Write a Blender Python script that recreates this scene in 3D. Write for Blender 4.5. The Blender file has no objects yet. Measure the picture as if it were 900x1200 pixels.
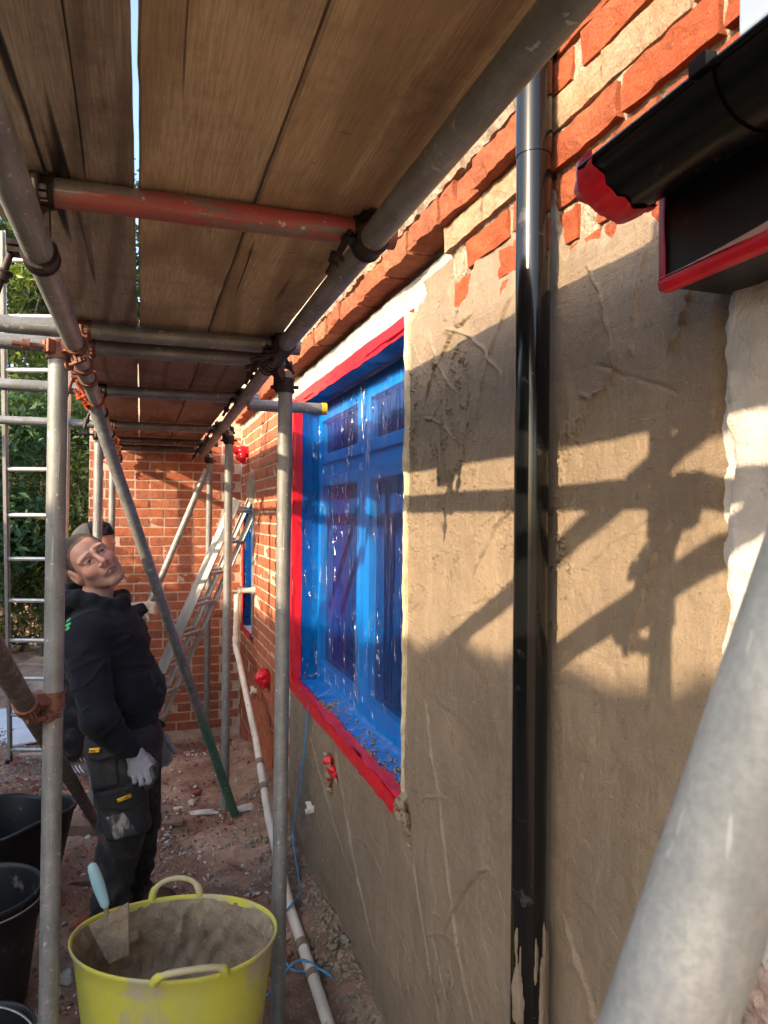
import bpy, math, random
import numpy as np
from mathutils import Vector, Matrix
R = math.radians
random.seed(7); rng = np.random.default_rng(7)
S = bpy.context.scene
COL = S.collection

# ------------------------------------------------------------------ camera, sky, sun, exposure
cam_d = bpy.data.cameras.new('camera'); cam = bpy.data.objects.new('camera', cam_d); COL.objects.link(cam)
S.camera = cam
cam_d.sensor_width = 36; cam_d.sensor_fit = 'HORIZONTAL'; cam_d.lens = 34.0
cam_d.clip_start = 0.02; cam_d.clip_end = 400
_TH = R(18.54)
_f = Vector((math.sin(_TH), math.cos(_TH), 0)); _r = Vector((math.cos(_TH), -math.sin(_TH), 0)); _u = Vector((0, 0, 1))
_p = R(0.37)
_f2 = _f*math.cos(_p) + _u*math.sin(_p); _u2 = _u*math.cos(_p) - _f*math.sin(_p)
_ro = R(-0.5)   # slight roll of the hand-held phone: the picture turns clockwise
_r3 = _r*math.cos(_ro) - _u2*math.sin(_ro); _u3 = _u2*math.cos(_ro) + _r*math.sin(_ro)
M = Matrix((( _r3.x, _u3.x, -_f2.x, 0), (_r3.y, _u3.y, -_f2.y, 0), (_r3.z, _u3.z, -_f2.z, 1.7), (0, 0, 0, 1)))
cam.matrix_world = M
cam_d.dof.use_dof = True; cam_d.dof.focus_distance = 2.6; cam_d.dof.aperture_fstop = 20.0

W = bpy.data.worlds.new('World'); S.world = W; W.use_nodes = True
wn = W.node_tree; wn.nodes.clear()
sky = wn.nodes.new('ShaderNodeTexSky'); sky.sky_type = 'NISHITA'; sky.sun_disc = False
SUNV = Vector((1.0, 0.43, -0.43)).normalized()          # the way the light travels
sky.sun_elevation = math.asin(-SUNV.z); sky.sun_rotation = math.atan2(-SUNV.x, -SUNV.y) % (2*math.pi)
sky.dust_density = 2.5; sky.air_density = 1.0; sky.ozone_density = 1.0
bg = wn.nodes.new('ShaderNodeBackground'); bg.inputs['Strength'].default_value = 0.15
wo = wn.nodes.new('ShaderNodeOutputWorld')
wn.links.new(sky.outputs[0], bg.inputs[0]); wn.links.new(bg.outputs[0], wo.inputs[0])
sd = bpy.data.lights.new('sun', 'SUN'); sd.energy = 2.7; sd.angle = R(0.55); sd.color = (1.0, 0.77, 0.51)
so = bpy.data.objects.new('sun', sd); COL.objects.link(so); so.rotation_euler = SUNV.to_track_quat('-Z', 'Y').to_euler(); so.location = (-8, -4, 8)
S.view_settings.view_transform = 'Standard'; S.view_settings.look = 'None'; S.view_settings.gamma = 1.0
S.view_settings.use_curve_mapping = False
S.view_settings.exposure = 2.0
S.render.engine = 'CYCLES'
S.cycles.max_bounces = 10; S.cycles.diffuse_bounces = 5; S.cycles.transparent_max_bounces = 16

# ------------------------------------------------------------------ numpy noise
def _h(ix, iy, iz, seed):
    n = (ix.astype(np.int64)*374761393 + iy.astype(np.int64)*668265263 + iz.astype(np.int64)*2147483647 + seed*1274126177) & 0xffffffff
    n = ((n ^ (n >> 13)) * 1274126177) & 0xffffffff
    n = (n ^ (n >> 16)) & 0xffff
    return n/65535.0
def noise3(x, y, z, seed=0):
    x, y, z = np.broadcast_arrays(np.asarray(x, float), np.asarray(y, float), np.asarray(z, float))
    ix, iy, iz = np.floor(x), np.floor(y), np.floor(z)
    fx, fy, fz = x-ix, y-iy, z-iz
    fx = fx*fx*(3-2*fx); fy = fy*fy*(3-2*fy); fz = fz*fz*(3-2*fz)
    o = 0
    for dx in (0, 1):
        for dy in (0, 1):
            for dz in (0, 1):
                o = o + _h(ix+dx, iy+dy, iz+dz, seed)*(fx if dx else 1-fx)*(fy if dy else 1-fy)*(fz if dz else 1-fz)
    return o*2-1
def fbm(x, y, z=0.0, seed=0, octv=4, gain=.5):
    o, a, f = 0, 1.0, 1.0
    for i in range(octv):
        o = o + a*noise3(np.asarray(x)*f, np.asarray(y)*f, np.asarray(z)*f, seed+i*17); a *= gain; f *= 2.03
    return o
def sstep(a, b, x):
    t = np.clip((x-a)/(b-a), 0, 1); return t*t*(3-2*t)

# ------------------------------------------------------------------ mesh builder
class MB:
    def __init__(s): s.V = []; s.F = []; s.n = 0; s.MI = []; s.SM = []
    def add(s, V, F, mi=0, smooth=False):
        V = [tuple(map(float, v)) for v in V]
        s.V += V
        for f in F: s.F.append(tuple(int(i)+s.n for i in f)); s.MI.append(mi); s.SM.append(smooth)
        s.n += len(V); return s
    def box(s, lo, hi, mi=0):
        x0, y0, z0 = lo; x1, y1, z1 = hi
        return s.add([(x0,y0,z0),(x1,y0,z0),(x1,y1,z0),(x0,y1,z0),(x0,y0,z1),(x1,y0,z1),(x1,y1,z1),(x0,y1,z1)],
                     [(0,3,2,1),(4,5,6,7),(0,1,5,4),(1,2,6,5),(2,3,7,6),(3,0,4,7)], mi)
    def obox(s, c, ax, ay, az, mi=0):   # oriented box: half-axis vectors
        c, ax, ay, az = map(Vector, (c, ax, ay, az))
        P = [c+i*ax+j*ay+k*az for k in (-1,1) for i, j in ((-1,-1),(1,-1),(1,1),(-1,1))]
        return s.add(P, [(0,3,2,1),(4,5,6,7),(0,1,5,4),(1,2,6,5),(2,3,7,6),(3,0,4,7)], mi)
    def tube(s, p, q, r, n=16, seg=1, r2=None, cap=True, mi=0, hollow=0.0):
        p, q = Vector(p), Vector(q); d = (q-p); L = d.length; d.normalize()
        a = d.orthogonal().normalized(); b = d.cross(a); r2 = r if r2 is None else r2
        V = []; F = []
        for k in range(seg+1):
            t = k/seg; c = p.lerp(q, t); rr = r+(r2-r)*t
            for i in range(n):
                w = 2*math.pi*i/n; V.append(c+a*(rr*math.cos(w))+b*(rr*math.sin(w)))
        for k in range(seg):
            for i in range(n):
                j = (i+1) % n; F.append((k*n+i, k*n+j, (k+1)*n+j, (k+1)*n+i))
        s.add(V, F, mi, True)
        if cap and hollow <= 0:
            s.add(V[:n], [tuple(range(n))[::-1]], mi); s.add(V[-n:], [tuple(range(n))], mi)
        elif cap:
            for (c, rr, sg, ring) in ((p, r, 1, V[:n]), (q, r2, -1, V[-n:])):
                ri = rr-hollow; inn = [c+a*(ri*math.cos(2*math.pi*i/n))+b*(ri*math.sin(2*math.pi*i/n)) for i in range(n)]
                dp = [v+d*sg*min(.12, L*.4) for v in inn]
                Q = list(ring)+inn+dp; f = []
                for i in range(n):
                    j = (i+1) % n
                    f.append((i, n+i, n+j, j) if sg > 0 else (i, j, n+j, n+i))
                    f.append((n+i, 2*n+i, 2*n+j, n+j) if sg > 0 else (n+i, n+j, 2*n+j, 2*n+i))
                f.append(tuple(range(2*n, 3*n))); s.add(Q, f, mi)
        return s
    def path(s, P, r, n=8, mi=0, cap=True):     # swept tube through points
        P = [Vector(p) for p in P]; V = []; F = []; a = None
        m = len(P); rs = r if hasattr(r, '__len__') else [r]*m
        for k in range(m):
            d = (P[min(k+1, m-1)]-P[max(k-1, 0)]).normalized()
            a = d.orthogonal().normalized() if a is None else (a-d*a.dot(d)).normalized()
            b = d.cross(a)
            for i in range(n):
                w = 2*math.pi*i/n; V.append(P[k]+a*(rs[k]*math.cos(w))+b*(rs[k]*math.sin(w)))
        for k in range(m-1):
            for i in range(n):
                j = (i+1) % n; F.append((k*n+i, k*n+j, (k+1)*n+j, (k+1)*n+i))
        s.add(V, F, mi, True)
        if cap: s.add(V[:n], [tuple(range(n))[::-1]], mi); s.add(V[-n:], [tuple(range(n))], mi)
        return s
    def grid(s, X, Y, Z, mi=0, smooth=True, keep=None, flip=False):
        m, n = X.shape; idx = np.arange(m*n).reshape(m, n)
        F = np.stack([idx[:-1,:-1], idx[1:,:-1], idx[1:,1:], idx[:-1,1:]], -1)
        if flip: F = F[..., ::-1]
        F = F.reshape(-1, 4) if keep is None else F[keep]
        return s.add(np.stack([X, Y, Z], -1).reshape(-1, 3), F, mi, smooth)
    def lathe(s, prof, c=(0,0,0), n=48, mi=0, smooth=True, sx=1.0, sy=1.0):
        V = []; F = []; m = len(prof)
        for r, z in prof:
            for i in range(n):
                w = 2*math.pi*i/n; V.append((c[0]+sx*r*math.cos(w), c[1]+sy*r*math.sin(w), c[2]+z))
        for k in range(m-1):
            for i in range(n):
                j = (i+1) % n; F.append((k*n+i, k*n+j, (k+1)*n+j, (k+1)*n+i))
        return s.add(V, F, mi, smooth)

def obj(name, mb, mat, parent=None, origin=None, bevel=0.0):
    """ONE mesh object from world-space geometry; its origin is moved to its base."""
    V = np.array(mb.V, float) if not isinstance(mb.V, np.ndarray) else mb.V
    if origin is None:
        origin = np.array([(V[:,0].min()+V[:,0].max())/2, (V[:,1].min()+V[:,1].max())/2, V[:,2].min()])
    origin = np.array(origin, float)
    me = bpy.data.meshes.new(name); me.from_pydata((V-origin).tolist(), [], mb.F)
    for m in (mat if isinstance(mat, (list, tuple)) else [mat]): me.materials.append(m)
    if len(mb.F):
        me.polygons.foreach_set('use_smooth', mb.SM)
        if any(mb.MI): me.polygons.foreach_set('material_index', mb.MI)
    o = bpy.data.objects.new(name, me); COL.objects.link(o)
    if parent is not None:
        o.parent = parent; w = WLOC[parent.name]; o.location = Vector(origin)-Vector(w)
    else: o.location = origin
    WLOC[o.name] = tuple(origin)
    if bevel:
        b = o.modifiers.new('bevel', 'BEVEL'); b.width = bevel; b.segments = 2; b.limit_method = 'ANGLE'
    return o
WLOC = {}
def empty(name, loc, label, cat, group=None):
    o = bpy.data.objects.new(name, None); COL.objects.link(o); o.location = loc; WLOC[o.name] = tuple(loc)
    o.empty_display_size = .05
    return tag(o, label, cat, group)
def tag(o, label=None, cat=None, group=None, kind=None):
    if label: o['label'] = label
    if cat: o['category'] = cat
    if group: o['group'] = group
    if kind: o['kind'] = kind
    return o

# ------------------------------------------------------------------ materials
class NT:
    def __init__(s, name):
        s.m = bpy.data.materials.new(name); s.m.use_nodes = True; s.t = s.m.node_tree; s.t.nodes.clear()
        s.out = s.n('ShaderNodeOutputMaterial'); s.tc = s.n('ShaderNodeTexCoord')
    def n(s, typ, **kw):
        x = s.t.nodes.new(typ)
        for k, v in kw.items(): setattr(x, k, v)
        return x
    def l(s, a, b): s.t.links.new(a, b)
    def co(s, scale=(1,1,1), src='Object', loc=(0,0,0), rot=(0,0,0)):
        m = s.n('ShaderNodeMapping'); m.inputs['Scale'].default_value = scale; m.inputs['Location'].default_value = loc; m.inputs['Rotation'].default_value = rot
        s.l(s.tc.outputs[src], m.inputs['Vector']); return m.outputs[0]
    def noise(s, co, scale, detail=4, rough=.55, dist=0.0):
        x = s.n('ShaderNodeTexNoise'); x.inputs['Scale'].default_value = scale; x.inputs['Detail'].default_value = detail
        x.inputs['Roughness'].default_value = rough; x.inputs['Distortion'].default_value = dist
        s.l(co, x.inputs['Vector']); return x.outputs['Fac']
    def voro(s, co, scale, feature='F1'):
        x = s.n('ShaderNodeTexVoronoi', feature=feature); x.inputs['Scale'].default_value = scale; s.l(co, x.inputs['Vector']); return x.outputs['Distance']
    def ramp(s, v, stops, interp='LINEAR'):
        x = s.n('ShaderNodeValToRGB'); x.color_ramp.interpolation = interp; e = x.color_ramp.elements
        while len(e) < len(stops): e.new(.5)
        for i, (p, c) in enumerate(stops):
            e[i].position = p; e[i].color = (c, c, c, 1) if not hasattr(c, '__len__') else (*c, 1)
        s.l(v, x.inputs[0]); return x.outputs[0]
    def mix(s, f, a, b, typ='MIX'):
        x = s.n('ShaderNodeMix', data_type='RGBA', blend_type=typ)
        for i, v in ((0, f), (6, a), (7, b)):
            if hasattr(v, 'links') or hasattr(v, 'is_linked'): s.l(v, x.inputs[i])
            elif i == 0: x.inputs[0].default_value = v
            else: x.inputs[i].default_value = (*v, 1) if hasattr(v, '__len__') else (v, v, v, 1)
        return x.outputs[2]
    def math(s, op, a, b=0.0, c=None):
        x = s.n('ShaderNodeMath', operation=op)
        for i, v in enumerate((a, b) if c is None else (a, b, c)):
            if hasattr(v, 'is_linked'): s.l(v, x.inputs[i])
            else: x.inputs[i].default_value = v
        return x.outputs[0]
    def bump(s, h, strength, dist=.01, prev=None):
        x = s.n('ShaderNodeBump'); x.inputs['Strength'].default_value = strength; x.inputs['Distance'].default_value = dist
        s.l(h, x.inputs['Height'])
        if prev is not None: s.l(prev, x.inputs['Normal'])
        return x.outputs[0]
    def pbr(s, col, rough=.6, metal=0.0, nrm=None, spec=.5, **kw):
        p = s.n('ShaderNodeBsdfPrincipled')
        for k, v in (('Base Color', col), ('Roughness', rough), ('Metallic', metal), ('Specular IOR Level', spec), *kw.items()):
            if hasattr(v, 'is_linked'): s.l(v, p.inputs[k])
            else: p.inputs[k].default_value = (*v, 1) if hasattr(v, '__len__') and len(v) == 3 and k != 'Subsurface Radius' else v
        if nrm is not None: s.l(nrm, p.inputs['Normal'])
        s.p = p; s.l(p.outputs[0], s.out.inputs['Surface']); return s.m
    def sep(s, src='Object'):
        x = s.n('ShaderNodeSeparateXYZ'); s.l(s.tc.outputs[src], x.inputs[0]); return x.outputs
    def rand(s):
        return s.n('ShaderNodeObjectInfo').outputs['Random']

def simple(name, c1, c2=None, scale=12, rough=.6, metal=0.0, bump=.15, bscale=60, bd=.004, spec=.5, stretch=(1,1,1), lo=.35, hi=.65, dirt=None):
    t = NT(name); co = t.co(stretch); c2 = c2 or tuple(.75*v for v in c1)
    f = t.ramp(t.noise(co, scale, 5, .6), [(lo, 0.), (hi, 1.)])
    col = t.mix(f, c1, c2)
    if dirt:
        d = t.ramp(t.noise(t.co((1,1,1), loc=(3,1,7)), dirt[1], 6, .65), [(dirt[2], 0.), (dirt[2]+.08, 1.)])
        col = t.mix(d, col, dirt[0])
    return t.pbr(col, rough, metal, t.bump(t.noise(co, bscale, 6, .6), bump, bd) if bump else None, spec)

# galvanised scaffold steel; paint = (colour, coverage threshold), splashes of dried render
def steel(name, c1=(.37,.375,.365), c2=(.19,.195,.19), metal=.35, rough=.48, paint=None, axis='y', zpaint=None, spots=.64):
    t = NT(name); st = {'x': (.12,1,1), 'y': (1,.12,1), 'z': (1,1,.12), 'n': (1,1,1)}[axis]
    co = t.co(st); co1 = t.co()
    f = t.ramp(t.noise(co, 26, 6, .65), [(.32, 0.), (.68, 1.)])
    col = t.mix(f, c1, c2)
    f2 = t.ramp(t.noise(co1, 9, 5, .7), [(.40, 0.), (.62, 1.)])
    col = t.mix(t.math('MULTIPLY', f2, .45), col, tuple(.55*v for v in c2))
    ru = t.ramp(t.noise(co1, 21, 7, .75), [(.61, 0.), (.68, 1.)]); col = t.mix(t.math('MULTIPLY', ru, .45), col, (.17,.10,.065))
    gr = t.noise(co1, 240, 3, .7); col = t.mix(t.math('MULTIPLY', t.ramp(gr, [(.40, 0.), (.62, 1.)]), .28), col, tuple(.5*v for v in c2))
    scr = t.ramp(t.noise(t.co({'x': (.03,1,1), 'y': (1,.03,1), 'z': (1,1,.03), 'n': (1,1,.05)}[axis]), 170, 2, .5), [(.66, 0.), (.70, 1.)]); col = t.mix(t.math('MULTIPLY', scr, .4), col, (.55,.55,.54))
    rg = t.mix(f, (rough-.1,)*3, (rough+.15,)*3)
    if paint:
        pm = t.math('MULTIPLY', t.ramp(t.noise(co, 24, 8, .78), [(paint[1], 0.), (paint[1]+.07, 1.)]), .85)
        if zpaint:
            g = t.math('SUBTRACT', zpaint[0], t.sep()[2]); g = t.math('MULTIPLY', g, zpaint[1]); pm = t.math('MULTIPLY', t.math('MINIMUM', t.math('MAXIMUM', g, 0.), 1.), pm)
        col = t.mix(pm, col, paint[0])
    sp = t.ramp(t.noise(co1, 55, 4, .6), [(spots, 0.), (spots+.03, 1.)])
    col = t.mix(t.math('MULTIPLY', sp, .7), col, (.55,.53,.49))
    h = t.noise(co1, 120, 5, .65)
    n = t.bump(h, .12, .003); n = t.bump(sp, .25, .002, n)
    return t.pbr(col, rg, metal, n, .45)

M_steel = steel('galvanised_steel', axis='z'); M_steel_y = steel('galvanised_steel_long', axis='y'); M_steel_x = steel('galvanised_steel_cross', axis='x')
M_steel_dark = steel('weathered_steel', (.17,.15,.135), (.10,.085,.075), .35, .55, axis='n')
M_steel_red = steel('red_painted_steel', (.30,.27,.24), (.17,.145,.125), .25, .55, paint=((.42,.075,.07), .465), axis='x')
M_steel_green = steel('green_painted_steel', axis='n', paint=((.035,.20,.13), .30), zpaint=(.72, 6.0))
M_steel_near = steel('near_steel', (.44,.455,.455), (.24,.265,.275), .15, .5, axis='z', spots=.80)
M_rust = simple('rusty_coupler', (.27,.115,.080), (.12,.055,.042), 40, .62, .45, .3, 90)
M_dark = simple('dark_coupler', (.045,.03,.027), (.02,.016,.015), 25, .55, .5, .3, 90)
M_orange = simple('orange_coupler', (.55,.11,.04), (.25,.06,.03), 30, .6, .2, .2, 90)
# ------------------------------------------------------------------ wall, brick, render materials
def brick_mat(name, stops, smear=.62, bumpS=.9, bsc=70, smearcol=(.42,.36,.27)):
    t = NT(name); co = t.co(); w = t.co((1,1,1), 'Generated')
    col = t.ramp(t.rand(), stops)
    rnd = t.n('ShaderNodeVectorMath', operation='ADD'); ri = t.n('ShaderNodeObjectInfo'); t.l(ri.outputs['Location'], rnd.inputs[0]); t.l(co, rnd.inputs[1]); cw = rnd.outputs[0]
    f = t.ramp(t.noise(cw, 28, 6, .7), [(.35, 0.), (.68, 1.)])
    col = t.mix(t.math('MULTIPLY', f, .5), col, (.16,.055,.03))
    f2 = t.ramp(t.noise(cw, 11, 5, .65), [(.45, 0.), (.75, 1.)])
    col = t.mix(t.math('MULTIPLY', f2, .5), col, (.62,.20,.085))
    sp_ = t.noise(cw, 260, 4, .75); col = t.mix(t.ramp(sp_, [(.36, .6), (.48, 0.)]), col, (.13,.045,.03)); col = t.mix(t.ramp(sp_, [(.58, 0.), (.70, .5)]), col, (.66,.30,.16))
    dk_ = t.ramp(t.noise(cw, 17, 6, .75), [(.60, 0.), (.67, 1.)]); col = t.mix(t.math('MULTIPLY', dk_, .6), col, (.20,.10,.075))
    sm = t.ramp(t.noise(cw, 9, 7, .7), [(smear, 0.), (smear+.06, 1.)])
    col = t.mix(t.math('MULTIPLY', sm, .8), col, smearcol)
    h = t.math('ADD', t.noise(cw, bsc*1.8, 8, .75), t.math('MULTIPLY', t.noise(cw, 22, 5, .65), 1.6))
    return t.pbr(col, .92, 0, t.bump(h, bumpS, .012), .2)
M_brick_near = brick_mat('sunlit_old_brick', [(0., (.43,.090,.036)), (.5, (.50,.112,.042)), (1., (.37,.095,.046))], .69, 1.0, 60)
M_brick = brick_mat('red_brick', [(0., (.40,.125,.065)), (.35, (.47,.15,.075)), (.7, (.36,.105,.06)), (1., (.50,.19,.10))], .71, .6, 90, (.48,.36,.26))
M_brick_end = brick_mat('end_wall_brick', [(0., (.37,.12,.065)), (.4, (.45,.15,.08)), (.75, (.28,.10,.07)), (1., (.42,.17,.11))], .72, .6, 90, (.44,.36,.29))
M_brick_buff = brick_mat('buff_brick', [(0., (.47,.36,.24)), (1., (.52,.41,.28))], .7, .9, 60)
M_mortar = simple('lime_mortar', (.56,.47,.37), (.42,.34,.27), 20, .95, 0, .8, 120, .006, .1)
M_mortar_pink = simple('pale_mortar', (.60,.45,.36), (.44,.32,.25), 20, .95, 0, .8, 120, .006, .1)

def render_mat():
    t = NT('wet_render'); co = t.co(); st = t.co((1,1.0,.35), rot=(.5,0,0))
    f = t.ramp(t.noise(co, 3.2, 5, .6, .4), [(.35, 0.), (.65, 1.)])
    col = t.mix(f, (.275,.212,.148), (.225,.175,.124))
    f2 = t.ramp(t.noise(st, 9, 6, .65, .6), [(.45, 0.), (.72, 1.)])
    col = t.mix(t.math('MULTIPLY', f2, .5), col, (.33,.258,.182))
    f3 = t.ramp(t.noise(t.co(loc=(2,4,1)), 5, 7, .7, .5), [(.50, 0.), (.66, 1.)]); col = t.mix(t.math('MULTIPLY', f3, .35), col, (.165,.127,.09))
    sc1 = t.ramp(t.noise(t.co((1,1,.08), rot=(.9,0,0)), 60, 3, .6, .3), [(.66, 0.), (.72, 1.)]); sc2 = t.ramp(t.noise(t.co((1,1,.08), rot=(-.5,0,0)), 50, 3, .6, .3), [(.67, 0.), (.73, 1.)])
    col = t.mix(t.math('MULTIPLY', t.math('ADD', sc1, sc2), .22), col, (.38,.30,.205))
    # darker towards the foot of the wall
    wz = t.ramp(t.math('ADD', t.math('MULTIPLY', t.sep()[2], .5), t.math('MULTIPLY', t.noise(co, 2.5, 4), .35)), [(.25, 1.), (.75, 0.)])
    col = t.mix(t.math('MULTIPLY', wz, .3), col, (.185,.147,.107))
    pit = t.ramp(t.noise(co, 75, 3, .5), [(.28, 0.), (.33, 1.)])
    col = t.mix(pit, tuple(.6*v for v in (.3,.22,.15)), col)
    sand = t.noise(co, 420, 3, .75); col = t.mix(t.ramp(sand, [(.36, .40), (.5, 0.)]), col, (.115,.088,.06)); col = t.mix(t.ramp(sand, [(.55, 0.), (.70, .30)]), col, (.42,.34,.25))
    swp = t.noise(t.co((1,.22,1), rot=(.75,0,0)), 15, 5, .7, .7); col = t.mix(t.ramp(swp, [(.50, 0.), (.70, .38)]), col, (.165,.127,.09)); swq = t.noise(t.co((1,1,.2), rot=(.55,0,0), loc=(1,3,2)), 17, 5, .7, .7); col = t.mix(t.ramp(swq, [(.52, 0.), (.70, .40)]), col, (.36,.285,.205))
    streak = t.noise(st, 40, 6, .7, .8)
    n = t.bump(t.noise(co, 230, 6, .75), .8, .005); n = t.bump(swp, .5, .012, n); n = t.bump(swq, .4, .012, n)
    n = t.bump(streak, .5, .005, n)
    n = t.bump(t.noise(co, 48, 5, .7), .45, .005, n)
    n = t.bump(pit, .35, .003, n)
    n = t.bump(t.noise(co, 14, 4, .55), .18, .008, n)
    return t.pbr(col, .62, 0, n, .35)
M_render = render_mat()
M_lintel = simple('white_lintel', (.38,.375,.365), (.29,.285,.28), 14, .85, 0, .5, 110, .004, .2, dirt=((.42,.40,.38), 9, .6))
M_bead = simple('cream_bead', (.62,.54,.36), (.42,.35,.23), 30, .8, 0, .6, 120, .004, .2)
M_black = None
def gloss_black(name, rough=.22, scr=True):
    t = NT(name); co = t.co(); cz = t.co((1,1,.04))
    s1 = t.ramp(t.noise(cz, 90, 5, .6), [(.62, 0.), (.70, 1.)])
    d = t.ramp(t.noise(co, 16, 7, .75), [(.60, 0.), (.70, 1.)])
    col = t.mix(t.math('MULTIPLY', d, .22), (.005,.0055,.006), (.15,.145,.135))
    rg = t.mix(d, (rough,)*3, (.5,)*3)
    n = t.bump(s1, .06, .002)
    return t.pbr(col, rg, 0, n, .38)
M_pipe = gloss_black('black_plastic_pipe', .14); M_gutter = gloss_black('black_gutter_plastic', .25); M_fascia = simple('black_fascia', (.016,.016,.018), (.010,.010,.011), 8, .38, 0, .1, 60, .003, .4, dirt=((.045,.044,.042), 14, .60), stretch=(1,.3,1))
M_red = simple('red_tape', (.66,.010,.022), (.50,.007,.02), 14, .3, 0, .25, 35, .006, .5)
M_red2 = simple('gutter_red_tape', (.72,.015,.035), (.56,.01,.03), 14, .3, 0, .3, 35, .006, .5)
M_upvc = simple('white_frame', (.78,.79,.80), (.70,.71,.72), 8, .3, 0, 0)
M_upvc_grey = simple('grey_frame', (.20,.24,.30), (.17,.21,.27), 8, .35, 0, 0)
M_glass = NT('dark_pane').pbr((.006,.008,.016), .04, 0, None, .6)

Wx = .765     # face of the fresh render
# ------------------------------------------------------------------ brick piece meshes, shared between alike bricks
def brick_mesh(name, L, H, D, mat, rough=.002, nx=5, nz=3, seed=0):
    """face towards -x, length along y, height along z, origin at the face's middle"""
    ys = np.linspace(-L/2, L/2, nx+1); zs = np.linspace(-H/2, H/2, nz+1)
    Y, Z = np.meshgrid(ys, zs, indexing='ij')
    X = rough*1.1*fbm(Y*38+seed*7.3, Z*38, seed*3.1, seed, 4) 
    ed = np.minimum(np.minimum(Y+L/2, L/2-Y)/.012, np.minimum(Z+H/2, H/2-Z)/.012)
    X = X + rough*1.2*(1-np.clip(ed, 0, 1))*(.6+.8*noise3(Y*40, Z*40, seed, 8))
    Yp = Y + rough*.7*noise3(Y*30, Z*30, seed+.5, 3); Zp = Z + rough*.7*noise3(Y*30, Z*30, seed+9.5, 4)
    mb = MB(); mb.grid(X, Yp, Zp, flip=False, smooth=False)
    idx = np.arange((nx+1)*(nz+1)).reshape(nx+1, nz+1)
    ring = list(idx[:,0])+list(idx[-1,1:])+list(idx[-2::-1,-1])+list(idx[0,-2:0:-1])
    P = [mb.V[i] for i in ring]; Q = [(D, p[1], p[2]) for p in P]; n = len(P)
    mb.add(P+Q, [(i, n+i, n+(i+1) % n, (i+1) % n) for i in range(n)])
    me = bpy.data.meshes.new(name); me.from_pydata(mb.V, [], mb.F); me.materials.append(mat); me.update()
    return me
def flip_check(me):
    return me
def bricklay(parent, meshes, spots, rotz=0.0, name='brick', tilt=.006):
    w = Vector(WLOC[parent.name])
    for i, (p, kind) in enumerate(spots):
        me = random.choice(meshes[kind]); o = bpy.data.objects.new(name, me); COL.objects.link(o)
        o.parent = parent; o.location = Vector(p)-w
        o.rotation_euler = (random.gauss(0, tilt), random.gauss(0, tilt*.6), rotz+random.gauss(0, tilt))

# ------------------------------------------------------------------ house wall: core, bricks, lintel, render coat, window
WY0, WY1, WZ0, WZ1 = 2.05, 3.80, .825, 2.31
core = MB()
X0, X1 = .788, 1.06
core.box((X0, -2.2, -.3), (X1, 1.733, 2.9)); core.box((X0+.02, 1.734, -.3), (X1, WY0-.012, 2.31)); core.box((X0, WY1+.012, -.3), (X1, 5.33, 2.9))
core.box((X0, 5.33, -.3), (X1, 5.80, .83)); core.box((X0, 5.33, 1.79), (X1, 5.80, 2.9)); core.box((X0, 5.80, -.3), (X1, 6.099, 2.9))
core.box((X0, WY0-.012, -.3), (X1, WY1+.012, WZ0-.01)); core.box((X0+.09, WY0-.35, 2.432), (X1, WY1+.012, 2.9))
house = tag(obj('house_wall', core, M_mortar, origin=(.92, 2.0, 0)), 'long red brick house wall, half of it under a fresh coat of brown render', 'wall')

near_m = {'s': [brick_mesh('brick', .212, .064, .06, M_brick_near, .0035, 7, 4, i) for i in range(7)],
          'h': [brick_mesh('brick', .104, .064, .06, M_brick_near, .0035, 4, 4, 20+i) for i in range(5)],
          'b': [brick_mesh('brick', .212, .064, .10, M_brick_buff, .003, 7, 4, 40+i) for i in range(4)]}
far_m = {'s': [brick_mesh('brick', .213, .0635, .03, M_brick, .0018, 4, 2, 60+i) for i in range(6)],
         'h': [brick_mesh('brick', .102, .0635, .03, M_brick, .0018, 2, 2, 80+i) for i in range(4)]}
def courses(y0, y1, z0, n, x, pat, kinds=('s',), dz=.075, off=0, jit=.002):
    out = []
    for k in range(n):
        z = z0+dz*(k+.5); hd = pat(k)
        step = .113 if hd else .225; kind = 'h' if hd else kinds[k % len(kinds)]
        y = y0 + step/2 - (step/2 if (k+off) % 2 else 0)
        while y < y1+step*.3:
            out.append(((x+random.gauss(0, jit), y, z), kind)); y += step
    return out
def clipped(sp, y0, y1):
    out = []
    for (p, k) in sp:
        L = .214 if k != 'h' else .103
        if p[1]-L/2 >= y0-.002 and p[1]+L/2 <= y1+.002: out.append((p, k))
        elif k != 'h' and p[1] > y0+.05 and p[1] < y1-.05: 
            out.append(((p[0], min(max(p[1], y0+.0515), y1-.0515), p[2]), 'h'))
    return out
# old brickwork still bare above the render, to the right of the window
def row(y0, y1, z, x, kind, off):
    out = []; st = .113 if kind == 'h' else .225; y = y1-st/2+off
    while y > y0:
        L = .104 if kind == 'h' else .212; a, b = max(y-L/2, y0), min(y+L/2, y1)
        if b-a > L*.8: out.append(((x+random.gauss(0, .0025), (a+b)/2, z), kind))
        elif b-a > .075: out.append(((x+random.gauss(0, .002), (b-.052) if y+L/2 > y1 else a+.052, z), 'h'))
        y -= st
    return out
sp = []
for (z, x, kd, off) in ((2.188, .772, 'h', .04), (2.263, .772, 's', .06), (2.338, .770, 'h', .0), (2.413, .760, 's', -.03), (2.488, .757, 'b', .03), (2.560, .757, 's', .09), (2.632, .757, 's', -.02), (2.707, .758, 's', .1), (2.782, .758, 's', .0)):
    sp += row(.55, 1.285, z, x, kd, off)
for (z, x, kd, off) in ((2.200, .772, 's', .0), (2.275, .768, 'h', .0), (2.350, .757, 's', -.09), (2.421, .742, 'b', .02)): sp += row(1.29, 1.735, z, x, kd, off)
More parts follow.
